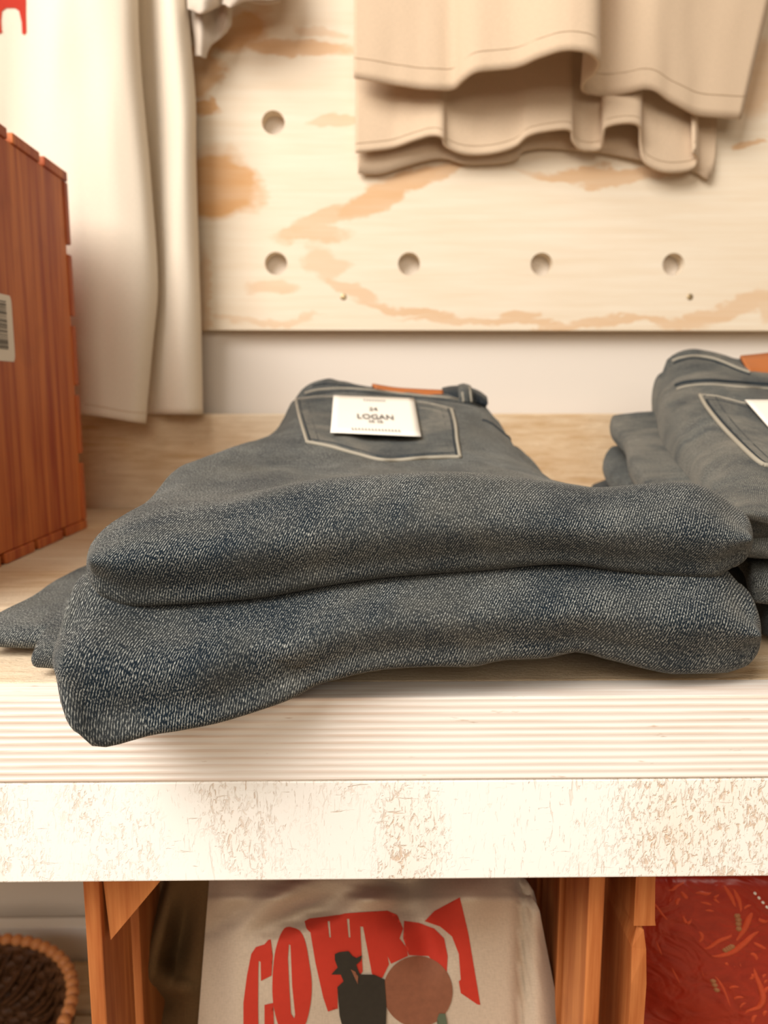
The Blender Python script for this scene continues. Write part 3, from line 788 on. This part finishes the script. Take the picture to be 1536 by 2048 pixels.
# ------------------------------------------------------------------ hanging clothes
def cloth_grid(name, rows, mat, parent, nu=6, nv=8, thick=.0012, wr=None):
    R = [cr([W(*p) for p in r], nu) for r in rows]
    cols = list(zip(*R)); C = [cr(list(c), nv) for c in cols]
    G = [[C[j][i] for j in range(len(C))] for i in range(len(C[0]))]
    return grid_mesh(name, G, mat, parent, thick=thick, wr=wr)
def softwr(amp, sx, sz, seed):
    return lambda v: Vector((0, noise.fractal(Vector((v.x*sx, seed, v.z*sz)), .8, 2.1, 3)*amp, 0))
def cream_shirt():
    root = empty('hanging_t_shirt', (-.3, .84, 1.0), 'long cream t-shirt with red print hanging against the plywood at left', 't-shirt')
    D = [.795, .80, .79, .80, .792, .795, .80, .815]
    def row(y, xs, dy=None): return [(x, (y if dy is None else y+dy[i]), D[i]) for i, x in enumerate(xs)]
    rows = [row(-420, [-250, -160, -60, 30, 110, 180, 235, 262]), row(-60, [-240, -150, -50, 40, 120, 190, 250, 274]), row(120, [-240, -150, -50, 40, 120, 195, 258, 281]), row(340, [-240, -150, -50, 40, 125, 200, 275, 300]),
            row(560, [-240, -150, -50, 45, 130, 205, 285, 315]), row(700, [-240, -150, -50, 45, 130, 205, 275, 304]),
            row(845, [-240, -150, -50, 45, 130, 200, 262, 291], [-60, -50, -40, -30, -20, -12, -2, 2])]
    fp = cloth_grid('front_panel', rows, M['shirt'], root, wr=softwr(.006, 14, 3, 2.0))
    rows = []
    for (y, xr) in ((-420, 330), (-60, 368), (80, 380), (200, 390), (320, 391), (500, 396), (650, 401), (828, 404)):
        f = xr-400
        rows.append([(100, y, .845), (200, y, .85), (275, y, .852), (305+f*.3, y, .848), (335+f*.6, y, .828), (362+f*.8, y, .822), (384+f, y, .826), (400+f, y, .84), (398+f, y, .856)])
    cloth_grid('back_panel', rows, M['shirt'], root, wr=softwr(.003, 20, 4, 7.0))
    b = bvh_of(fp)
    decal('red_print', [[(-60, -40), (52, -40), (52, 30), (53, 64), (49, 70), (44, 67), (43, 45), (38, 22), (30, 16), (12, 16), (4, 22), (2, 40), (3, 60), (5, 64), (-2, 67), (-60, 67)]], b, .0012, M['red_print'], root, step=8)
    # hem stitching
    tube('hem_stitch', hits(b, px_curve([(170, 808), (200, 813), (235, 820), (262, 824), (290, 826)], 4), .0008), .0005, M['khaki'], root)
    # sleeve hanging down at the right of the shirt
    up = lambda row: [(330+(x-366)*.8, -420, d) for x, y, d in row]
    rows = [[(366, -80, .83), (385, -80, .82), (405, -80, .815), (425, -80, .82), (445, -80, .83), (460, -80, .82), (475, -80, .815), (520, -80, .82), (575, -80, .83)],
            [(374, 0, .83), (388, 6, .82), (405, 14, .812), (425, 8, .82), (443, 0, .835), (452, -8, .82), (466, -8, .81), (510, -14, .82), (566, -14, .83)],
            [(376, 18, .83), (388, 22, .822), (404, 30, .814), (420, 22, .822), (438, 12, .838), (450, 8, .82), (462, 12, .812), (500, 2, .82), (562, 0, .83)]]
    rows = [up(rows[0])]+rows
    cloth_grid('sleeve', rows, M['shirt_grey'], root, wr=softwr(.003, 40, 30, 3.0))
    rows = [[(378, -20, .845), (400, -20, .838), (420, -20, .842), (440, -20, .85), (452, -20, .845), (463, -20, .85)],
            [(384, 40, .845), (400, 40, .836), (417, 40, .842), (436, 40, .85), (452, 44, .845), (463, 44, .85)],
            [(390, 80, .845), (400, 82, .836), (415, 84, .842), (430, 80, .848), (445, 70, .85), (458, 56, .852)],
            [(391, 112, .845), (400, 112, .838), (411, 116, .844), (418, 92, .848), (436, 78, .85), (454, 64, .854)]]
    cloth_grid('sleeve_lining', rows, M['shirt_grey'], root)
    rows = [[(448, -40, .84), (456, -40, .832), (466, -40, .828), (490, -40, .83), (530, -40, .832), (562, -40, .835)],
            [(448, 10, .84), (455, 14, .834), (462, 14, .83), (488, 3, .832), (525, 9, .834), (560, 4, .837)]]
    cloth_grid('sleeve_hem', rows, M['shirt'], root)
    return root
cream_shirt()

def khaki(label, nm, hem, top, mat, back=None, stitch=0):
    root = empty('hanging_shorts', (W(hem[0][0], 150, .85).x+.2, .85, 1.3), label, 'shorts')
    rows = []
    n = len(hem)
    for k in range(7):
        v = k/6
        rows.append([(a[0]*(1-v)+b[0]*v, a[1]*(1-v)+b[1]*v, a[2]*(1-v)+b[2]*v) for a, b in zip(top, hem)])
    R = [[W(*p) for p in r] for r in rows]
    # keep the hang vertical: interpolate in space rather than in the picture
    T0, H0 = R[0], R[-1]
    G = []
    for k in range(7):
        v = k/6; G.append(cr([a.lerp(b, v) for a, b in zip(T0, H0)], 6))
    G = [list(c) for c in zip(*[cr(list(c), 4) for c in zip(*G)])]
    wr = lambda v: Vector((0, noise.fractal(Vector((v.x*22, 3, v.z*4)), .8, 2.1, 3)*.0022, 0))
    f = grid_mesh('front_panel', G, mat, root, thick=.0032, wr=wr)
    if stitch:
        L = G[int(len(G)-1-stitch)]
        tube('hem_stitch', [p+wr(p)+Vector((0, -.0017, 0)) for p in L], .0004, M['khaki_dark'], root, 6)
    if back:
        H0 = [W(*p) for p in back]; G = []
        for k in range(4): G.append(cr([Vector((a.x, a.y, a.z+.25*(1-k/3))) for a in H0], 6))
        G = [list(c) for c in zip(*[cr(list(c), 4) for c in zip(*G)])]
        grid_mesh('back_panel', G, mat, root, thick=.0024)
    return root
M['khaki_dark'] = mat_plain('khaki_thread', (.46, .33, .21), .9)
hem1 = [(708, 157, .835), (780, 168, .832), (850, 179, .83), (903, 180, .828), (928, 160, .815), (958, 142, .805), (1030, 135, .80), (1080, 115, .785), (1130, 100, .775), (1175, 105, .775), (1197, 125, .785), (1190, 146, .80), (1166, 168, .82), (1170, 186, .838), (1210, 192, .843), (1250, 187, .836), (1300, 180, .83), (1345, 206, .835), (1400, 230, .84), (1481, 238, .845)]
top1 = [(708, -420, .82), (775, -420, .82), (845, -420, .82), (895, -420, .82), (925, -420, .812), (960, -420, .805), (1025, -420, .80), (1080, -420, .79), (1130, -420, .785), (1178, -420, .785), (1198, -420, .79), (1202, -420, .81), (1204, -420, .83), (1210, -420, .84), (1222, -420, .838), (1240, -420, .82), (1300, -420, .80), (1370, -420, .80), (1460, -420, .81), (1640, -420, .82)]
khaki('light khaki shorts hanging in front on the plywood, upper hem', 'a', hem1, top1, M['khaki'], None, 2)
hem2 = [(711, 306, .858), (780, 297, .855), (830, 281, .85), (862, 273, .847), (884, 277, .845), (894, 296, .853), (930, 309, .856), (985, 307, .855), (1030, 294, .852), (1055, 273, .845), (1090, 263, .842), (1138, 260, .84), (1146, 283, .848), (1160, 300, .854), (1185, 302, .855), (1203, 296, .852), (1206, 272, .842), (1213, 254, .835), (1250, 246, .832), (1278, 254, .836), (1281, 290, .848), (1290, 326, .853), (1330, 345, .856), (1382, 340, .857), (1396, 320, .853), (1388, 304, .846), (1392, 300, .846)]
top2 = [(x if x < 1300 else x-4, 60, .862) for x, y, d in hem2]
back2 = [(716, 347, .869), (760, 348, .8695), (800, 336, .868), (860, 319, .867), (895, 318, .868), (930, 328, .869), (1000, 326, .868), (1035, 318, .868), (1048, 302, .867), (1100, 296, .868), (1200, 305, .868), (1280, 320, .868), (1380, 340, .868), (1416, 358, .868), (1428, 330, .868)]
khaki('darker khaki shorts hanging behind on the plywood, lower double hem', 'b', hem2, top2, M['khaki'], back2, 2)

# ------------------------------------------------------------------ crates below the shelf
CY0, CY1 = .327, .60
def low_crate(xa, xb, label, chipped=False):
    zt = e2-.001; zb = ZL+.0005
    root = empty('wooden_crate', ((xa+xb)/2, (CY0+CY1)/2, ZL), label, 'crate', 'crates under the shelf')
    mt = M['orange_wood']; th = .0075
    for (z0, z1) in ((zt-.016, zt), (zb, zb+.016)):
        boxes('end_panel', [(xa+th, xb-th, CY0+.002, CY1-.008, z0, z1)], mt, root, .001)
    wd, g = .040, .0125; y = CY0
    while y+wd < CY1+.01:
        for x in (xa, xb-th):
            if chipped and x == xa and y == CY0: continue
            boxes('slat', [(x, x+th, y, min(y+wd, CY1), zb, zt)], mt, root, .0008)
        y += wd+g
    x = xa+th
    while x+.05 < xb:
        boxes('slat', [(x, x+.044, CY1-.008, CY1, zb, zt)], mt, root, .0008); x += .054
    # triangular corner braces
    for sx in ((1,) if chipped else (1, -1)):
        xx = xa+th+.0004 if sx == 1 else xb-th-.0004
        z1 = zt-.0165; a = .029; c = .032
        V = [(xx, CY0+.004, z1), (xx+sx*a, CY0+.004, z1+.001), (xx+sx*.002, CY0+.004, z1-c), (xx, CY0+.010, z1), (xx+sx*a, CY0+.010, z1+.001), (xx+sx*.002, CY0+.010, z1-c)]
        if sx == 1 and not chipped:
            mesh_obj('corner_brace', V, [(0, 2, 1), (3, 4, 5), (0, 1, 4, 3), (1, 2, 5, 4), (2, 0, 3, 5)], mt, root, smooth=False)
    if chipped:                         # splintered front edge
        zs = [zb]; k = 0
        zc = W(1285, 1852, CY0).z
        prof = [(zb, 0), (zc-.16, 0), (zc-.07, .0006), (zc-.03, .0002), (zc-.012, .0012), (zc-.002, .003), (zc, .0045), (zc+.0001, -.0032), (zc+.003, -.0026), (zc+.02, -.0018), (zt, -.0016)]
        V = []; F = []
        for i, (z, o_) in enumerate(prof):
            jit = .0006*noise.noise(Vector((z*200, 2, 3)))
            V += [(xa, CY0+o_*1.2+jit, z), (xa+th, CY0+jit*2, z), (xa+th, CY0+wd, z), (xa, CY0+wd, z)]
            V[-4] = (xa+(.0025 if o_ > .002 else 0), CY0+max(o_, 0)+jit, z)
            V[-3] = (xa+th-o_*.9, CY0+jit, z)
        n = len(prof)
        for i in range(n-1):
            for q in range(4): F.append((i*4+q, i*4+(q+1) % 4, (i+1)*4+(q+1) % 4, (i+1)*4+q))
        F += [(3, 2, 1, 0), tuple(range(n*4-4, n*4))]
        o = mesh_obj('slat', V, F, mt, root, smooth=False); o['label'] = 'slat with splintered front edge'
    return root
xa = X(165, 1766, CY0); xb = X(1211, 1766, CY0)
low_crate(xa, xb, 'orange pine crate under the shelf holding the printed cowboy t-shirt')
xc = X(1272, 1766, CY0)
low_crate(xc, xc+(xb-xa), 'orange pine crate with splintered edge under the shelf, holding red tooled leather', True)

# printed t-shirt in the crate
def G2(x, y, cx, cy, sx, sy, a, rot=0):
    c, s = math.cos(rot), math.sin(rot); dx, dy = x-cx, y-cy
    u, v = (dx*c+dy*s)/sx, (-dx*s+dy*c)/sy
    return a*math.exp(-u*u-v*v)
def cowboy_shirt():
    root = empty('printed_t_shirt', (0, .42, ZL+.02), 'oatmeal t-shirt with red COWBOY lettering inside the lower crate', 't-shirt')
    def Df(x, y):
        d = .0
        d += G2(x, y, 820, 1770, 60, 70, .022) + G2(x, y, 640, 1815, 110, 22, .012, -.35) + G2(x, y, 470, 1830, 70, 20, .008, -.5)
        d -= G2(x, y, 560, 1790, 90, 22, .009, -.45) + G2(x, y, 740, 1795, 70, 22, .010, -.1) + G2(x, y, 935, 1790, 60, 50, .010)
        d -= G2(x, y, 600, 1960, 190, 140, .006); d += G2(x, y, 860, 1880, 40, 60, .006)
        d += G2(x, y, 1047, 1900, 11, 220, .007); d -= G2(x, y, 1075, 1820, 20, 60, .006)
        d += G2(x, y, 430, 1950, 30, 200, .006)
        return .372+d*1.7+(.018*max(0, (1800-y)/60))
    rows = []
    ys = [1730, 1755, 1770, 1785, 1800, 1820, 1840, 1860, 1880, 1900, 1930, 1960, 2000, 2050, 2120, 2250, 2450, 2700, 2900]
    for y in ys:
        t = (y-1765)/283
        L = 418-22*min(t, 1.4); R = 1040+max(0, min(80, 28*min(1, max(0, t)*6)+55*max(0, t))) if t < 1.3 else 1120
        if y > 2100: L = 390; R = 1130
        r = []
        for q in range(60):
            x = L+(R-L)*q/59; e = min(q, 59-q)
            D = Df(x, min(y, 2100))+(.010*max(0, (3-e)/3)**1.5)
            r.append(W(x, y, D))
        rows.append(r)
    G = [list(c) for c in zip(*[cr(list(c), 5) for c in zip(*rows)])]
    fp = grid_mesh('front_panel', G, M['oat'], root, thick=0.0)
    bv = bvh_of(fp)
    back = [[p+Vector((0, .014+.012*math.sin(math.pi*j/(len(r)-1)), 0)) for j, p in enumerate(r)] for r in G[::4]]
    grid_mesh('back_panel', back, M['oat'], root, thick=.001)
    Z = lambda pts: [(400+a*.3906, 1740+b*.3909) for a, b in pts]
    Cc = Z([(362, 355), (372, 440), (366, 540), (312, 568), (310, 470), (300, 465), (298, 520), (297, 700), (300, 860), (222, 860), (222, 680), (240, 540), (262, 430), (285, 395), (330, 380), (350, 357)])
    C2 = Z([(330, 690), (375, 680), (380, 860), (330, 860)])
    O1 = px_curve(Z([(460, 290), (510, 310), (540, 370), (560, 480), (572, 580), (565, 690), (535, 800), (480, 860), (420, 830), (385, 740), (370, 620), (378, 460), (400, 360), (430, 300), (460, 290)]), 4)[:-1]
    O1h = Z([(455, 380), (463, 385), (472, 600), (487, 740), (482, 760), (466, 735), (457, 600), (450, 450)])
    Wp = Z([(535, 262), (560, 248), (720, 228), (742, 222), (765, 220), (860, 214), (960, 208), (1010, 230), (1040, 300), (1022, 350), (1060, 400), (1065, 440), (1000, 470), (978, 480), (960, 440), (968, 482), (935, 550), (895, 560), (880, 530), (835, 290), (820, 290), (833, 520), (800, 560), (705, 600), (705, 708), (655, 725), (630, 650), (590, 470), (565, 320), (545, 300)])
    H1 = Z([(653, 262), (664, 262), (670, 345), (662, 345)]); H2 = Z([(752, 250), (764, 250), (770, 345), (761, 345)])
    O2 = Z([(1045, 260), (1120, 270), (1200, 300), (1250, 350), (1268, 440), (1262, 560), (1200, 480), (1170, 440), (1070, 436), (1040, 350)])
    Yp = Z([(1150, 262), (1200, 210), (1330, 140), (1345, 200), (1375, 330), (1400, 480), (1435, 690), (1420, 688), (1335, 630), (1325, 570), (1335, 560), (1325, 430), (1290, 340), (1230, 290)])
    for P_, hs in ((Cc, ()), (C2, ()), (O1, (O1h,)), (Wp, (H1, H2)), (O2, ()), (Yp, ())):
        decal('red_letter', [P_], bv, .0005, M['red_print'], root, holes=hs, step=6)
    sun = [(400+.3906*(1115+178*math.cos(a)), 1740+.3909*(622+182*math.sin(a))) for a in [i*math.pi/24 for i in range(48)]]
    decal('sun_print', [sun], bv, .0009, M['sun_print'], root, step=6)
    cb = Z([(690, 430), (715, 420), (760, 415), (780, 440), (800, 450), (830, 437), (822, 465), (800, 485), (808, 510), (820, 535), (890, 535), (945, 560), (955, 700), (950, 860), (745, 860), (715, 750), (703, 600), (735, 570), (720, 535), (672, 535), (690, 515), (705, 500), (690, 460)])
    decal('cowboy_silhouette_print', [cb], bv, .0013, M['dark_print'], root, step=6)
    decal('collar_print', [Z([(772, 508), (795, 520), (810, 545), (808, 585), (797, 562)])], bv, .0017, M['sun_print'], root, step=4)
    decal('cactus_print', [Z([(1215, 760), (1225, 735), (1255, 735), (1265, 780), (1262, 860), (1212, 860)])], bv, .0015, M['green_print'], root, step=5)
    return root
cowboy_shirt()
def brown_cloth():
    root = empty('brown_garment', (-.1, .43, ZL+.02), 'dark brown crumpled garment squeezed left of the printed t-shirt in the crate', 'garment')
    rows = []
    for y in [1730, 1760, 1790, 1830, 1870, 1910, 1950, 1975, 2000, 2050, 2150, 2400, 2750]:
        t = (y-1765)/283; r = []
        L = 318-50*max(0, min(1, t*1.6))
        for q in range(16):
            x = L+(440-L)*q/15
            D = .405+.012*(1-q/15)**3-G2(x, y, 300, 1900, 26, 90, .022, .3)-G2(x, y, 330, 1960, 60, 22, .012, .4)+G2(x, y, 360, 1880, 25, 80, .02, .2)+G2(x, y, 320, 2010, 40, 30, .014)
            D += .02*max(0, (3-q)/3)
            r.append(W(x, y, D))
        rows.append(r)
    R = [cr(r, 3) for r in rows]
    G = [list(c) for c in zip(*[cr(list(c), 5) for c in zip(*R)])]
    grid_mesh('brown_garment_cloth', G, M['brown_cloth'], root, thick=.003)
brown_cloth()

# red tooled leather bag in the right crate
def leather_bag():
    root = empty('tooled_leather_bag', (.22, .42, ZL+.02), 'red leather bag tooled with raised floral scrolls, inside the right crate', 'bag')
    rows = []
    for y in [1715, 1745, 1765, 1800, 1850, 1900, 1950, 2000, 2060, 2150, 2350, 2700]:
        r = []
        for q in range(24):
            s = q/23; x = 1262+(1860-1262)*s; yy = min(y, 2060)
            k = max(0, min(1, ((yy-1760)/300*1.0+(1500-x)/260)*.6))
            D = .385+.045*k*k+.05*max(0, (s-.8)/.2)**2+.012*max(0, (1770-y)/50)
            r.append(W(x, y, D))
        rows.append(r)
    xlim = xc+.0095
    G = [list(c) for c in zip(*[cr(list(c), 4) for c in zip(*[cr(r, 2) for r in rows])])]
    G = [[Vector((max(p.x, xlim), p.y, max(p.z, ZL+.02))) for p in r] for r in G]
    f = grid_mesh('front_panel', G, M['tooled'], root, thick=.003)
    grid_mesh('back_panel', [[p+Vector((0, .05, 0)) for p in r] for r in G[::3]], M['tooled'], root, thick=.003)
    bv = bvh_of(f)
    Z = lambda pts: [(1290+a*.1602, 1750+b*.1602) for a, b in pts]
    M['scroll'] = mat_plain('worn_red_leather', (.62, .085, .03), .35, .3, 200)
    def t(pts, r=5, m='scroll', nm='raised_scroll'):
        h = [q for q in (hit(bv, x, y, .0004) for x, y in px_curve(Z(pts), 8)) if q is not None]
        if len(h) > 3: tube(nm, h, r*.00019, M[m], root, 8, True)
    for c, r in [([(930, 60), (1020, 180), (1090, 300), (1150, 480)], 9), ([(1060, 100), (1130, 220), (1180, 350), (1200, 560)], 9), ([(1120, 120), (1180, 240), (1215, 400), (1205, 540)], 6),
                 ([(1340, 430), (1290, 520), (1230, 660), (1100, 850)], 12), ([(1480, 650), (1350, 720), (1230, 830), (1080, 940), (900, 990), (740, 970)], 12),
                 ([(650, 880), (780, 890), (920, 800), (1060, 740), (1070, 680)], 10), ([(600, 700), (680, 690), (710, 750), (680, 810), (600, 830)], 9),
                 ([(490, 400), (480, 500), (520, 580), (570, 540), (570, 420)], 9), ([(440, 170), (490, 240), (540, 280)], 10), ([(560, 220), (680, 200), (780, 215), (860, 180)], 9),
                 ([(400, 380), (400, 300), (460, 260)], 9), ([(880, 190), (920, 220), (860, 270), (920, 340), (910, 430)], 8), ([(680, 480), (760, 560), (800, 640)], 6), ([(640, 500), (700, 600), (720, 680)], 6),
                 ([(1230, 450), (1240, 390), (1300, 360), (1360, 380)], 8), ([(1400, 480), (1430, 540), (1500, 560), (1540, 520)], 9), ([(1340, 1010), (1370, 1200), (1440, 1380), (1470, 1520), (1420, 1620), (1270, 1680), (1200, 1780)], 12),
                 ([(1300, 1010), (1330, 960), (1380, 1000), (1400, 1100)], 9), ([(1180, 1020), (1190, 1100), (1220, 1180)], 7), ([(1100, 1060), (1120, 1120), (1160, 1180)], 7), ([(1000, 1060), (1030, 1110)], 9),
                 ([(1320, 1180), (1340, 1250), (1280, 1290)], 9), ([(1050, 1430), (1070, 1380), (1140, 1370), (1220, 1400)], 9), ([(1060, 1460), (1120, 1420), (1220, 1420)], 7), ([(1100, 1560), (1130, 1510), (1200, 1500), (1270, 1540)], 9),
                 ([(1180, 1720), (1190, 1620), (1250, 1570), (1330, 1550)], 8), ([(1340, 1860), (1350, 1760), (1420, 1700)], 9), ([(1480, 1760), (1490, 1690), (1540, 1660)], 9), ([(1470, 1290), (1480, 1230), (1540, 1210)], 8), ([(1480, 1360), (1500, 1300), (1550, 1290)], 8), ([(1490, 1470), (1510, 1400), (1560, 1360)], 9),
                 ([(700, 1020), (850, 1200), (980, 1400), (1080, 1650), (1180, 1850)], 8), ([(630, 1000), (700, 1150), (760, 1300), (900, 1560)], 7), ([(0, 200), (120, 340), (260, 520), (420, 640)], 8), ([(20, 320), (120, 440), (220, 540)], 7),
                 ([(1320, 800), (1420, 860), (1540, 920)], 9), ([(200, 150), (320, 170), (420, 110), (600, 60)], 8), ([(220, 330), (300, 300), (350, 200)], 7), ([(300, 1060), (380, 1220), (500, 1450)], 8), ([(100, 700), (180, 900), (240, 1050)], 8),
                 ([(640, 320), (760, 330), (880, 380)], 8), ([(700, 430), (800, 420), (900, 450)], 8), ([(400, 820), (440, 920), (540, 1020)], 6)]:
        t(c, r)
    def cluster(cx, cy, n, rad, size):
        V = []; F = []
        bm = bmesh.new(); random.seed(cx)
        for i in range(n):
            a = 2.4*i; rr = rad*math.sqrt((i+.5)/n); z = Z([(cx+rr*math.cos(a), cy+rr*1.1*math.sin(a))])[0]
            h = hit(bv, z[0], z[1], .0004)
            if h is not None: bmesh.ops.create_icosphere(bm, subdivisions=2, radius=size, matrix=Matrix.Translation(h))
        me = bpy.data.meshes.new('seed_cluster'); bm.to_mesh(me); bm.free(); me.materials.append(M['tooled_hi'])
        o = bpy.data.objects.new('seed_cluster', me); COL.objects.link(o); o.parent = root; me.transform(Matrix.Translation(-root.location))
    M['tooled_hi'] = mat_plain('worn_tooling', (.36, .15, .06), .45)
    cluster(545, 285, 26, 85, .0009); cluster(1300, 1400, 26, 70, .0009); cluster(690, 980, 6, 40, .0012); cluster(530, 830, 4, 40, .001)
    for pts in ([(1145, 490), (1160, 540), (1160, 590), (1165, 650)], [(1000, 915), (1030, 900), (1055, 885), (1080, 870)], [(850, 1300), (870, 1350), (895, 1410)]):
        for (a, b_) in pts: cluster(a, b_, 1, 0, .0022)
    # pale stitched panel in the upper corner
    pan = decal('tan_panel', [Z([(1180, 60), (1540, 90), (1900, 120), (1900, 700), (1560, 520), (1430, 420), (1300, 220)])], bv, .001, M['tan_panel'], root, step=8)
    for i in range(7):
        z = Z([(1355+50*i, 210+57*i)])[0]; z2 = Z([(1385+50*i, 240+57*i)])[0]
        a = hit(bv, z[0], z[1], .0016); b_ = hit(bv, z2[0], z2[1], .0016)
        if a and b_: tube('stitch', [a.lerp(b_, q/4) for q in range(5)], .0009, M['white_stitch'], root, 8, True)
M['tan_panel'] = mat_plain('tan_suede', (.42, .17, .07), .7)
leather_bag()

# ------------------------------------------------------------------ beaded basket
def basket():
    zr = EYE.z-.585; c = WZ(-112, 2046, zr); R = (WZ(127, 2046, zr)-c).length
    root = empty('woven_basket', (c.x, c.y, ZL), 'dark woven basket edged with round wooden beads below the shelf', 'basket')
    n = 58; rb = math.pi*R/n*1.08
    bm = bmesh.new(); bmesh.ops.create_uvsphere(bm, u_segments=20, v_segments=12, radius=rb)
    for f in bm.faces: f.smooth = True
    me = bpy.data.meshes.new('bead'); bm.to_mesh(me); bm.free(); me.materials.append(M['bead'])
    for i in range(n):
        a = 2*math.pi*i/n
        o = bpy.data.objects.new('bead', me); COL.objects.link(o); o.parent = root
        o.location = (R*math.cos(a), R*math.sin(a), zr-ZL); o.rotation_euler = (a*3, a*5, a*7)
    # woven wall: stacked wavy strands
    hgt = zr-ZL-rb*.7; rr = R-rb*.4; V = []; F = []
    rings = 11; seg = 116
    for k in range(rings):
        z = .0095+(hgt-.0035)*k/rings; rad = rr*(.80+.20*(k/rings)**.7); pts = []
        for i in range(seg):
            a = 2*math.pi*i/seg; o_ = .0035*math.sin(a*29+math.pi*k)
            pts.append(c*1+Vector(((rad+o_)*math.cos(a), (rad+o_)*math.sin(a), 0))+Vector((0, 0, ZL-c.z+z)))
        tb = 8; st = len(V)
        for i, p in enumerate(pts):
            a = 2*math.pi*i/seg; rd = Vector((math.cos(a), math.sin(a), 0)); sc = .0052
            for q in range(tb):
                an = 2*math.pi*q/tb; V.append(p+rd*sc*math.cos(an)+Vector((0, 0, sc*1.25*math.sin(an))))
        for i in range(seg):
            for q in range(tb): F.append((st+i*tb+q, st+i*tb+(q+1) % tb, st+((i+1) % seg)*tb+(q+1) % tb, st+((i+1) % seg)*tb+q))
    mesh_obj('woven_wall', V, F, M['reed'], root)
    V = [Vector((c.x, c.y, ZL+.003))]; F = []
    for i in range(48):
        a = 2*math.pi*i/48; V.append(Vector((c.x+rr*.8*math.cos(a), c.y+rr*.8*math.sin(a), ZL+.003)))
    F = [(0, i+1, (i+1) % 48+1) for i in range(48)]
    o = mesh_obj('base', V, F, M['reed'], root); m = o.modifiers.new('s', 'SOLIDIFY'); m.thickness = .004
    # broad dried leaf strips lining the inside just under the rim
    random.seed(3)
    for i in range(46):
        a0 = 2*math.pi*i/46+random.uniform(-.05, .05); pts = []
        for q in range(8):
            t = q/7; a = a0+t*.42; rd = rr*(1-.06-.16*t)
            pts.append(Vector((c.x+rd*math.cos(a), c.y+rd*math.sin(a), zr-rb*.8-.010*math.sin(t*3)-t*hgt*.55)))
        tube('leaf_strip', pts, .0058, M['reed'], root, 8, True, flat=.45)
basket()

# names: Blender's own suffixes keep repeats apart
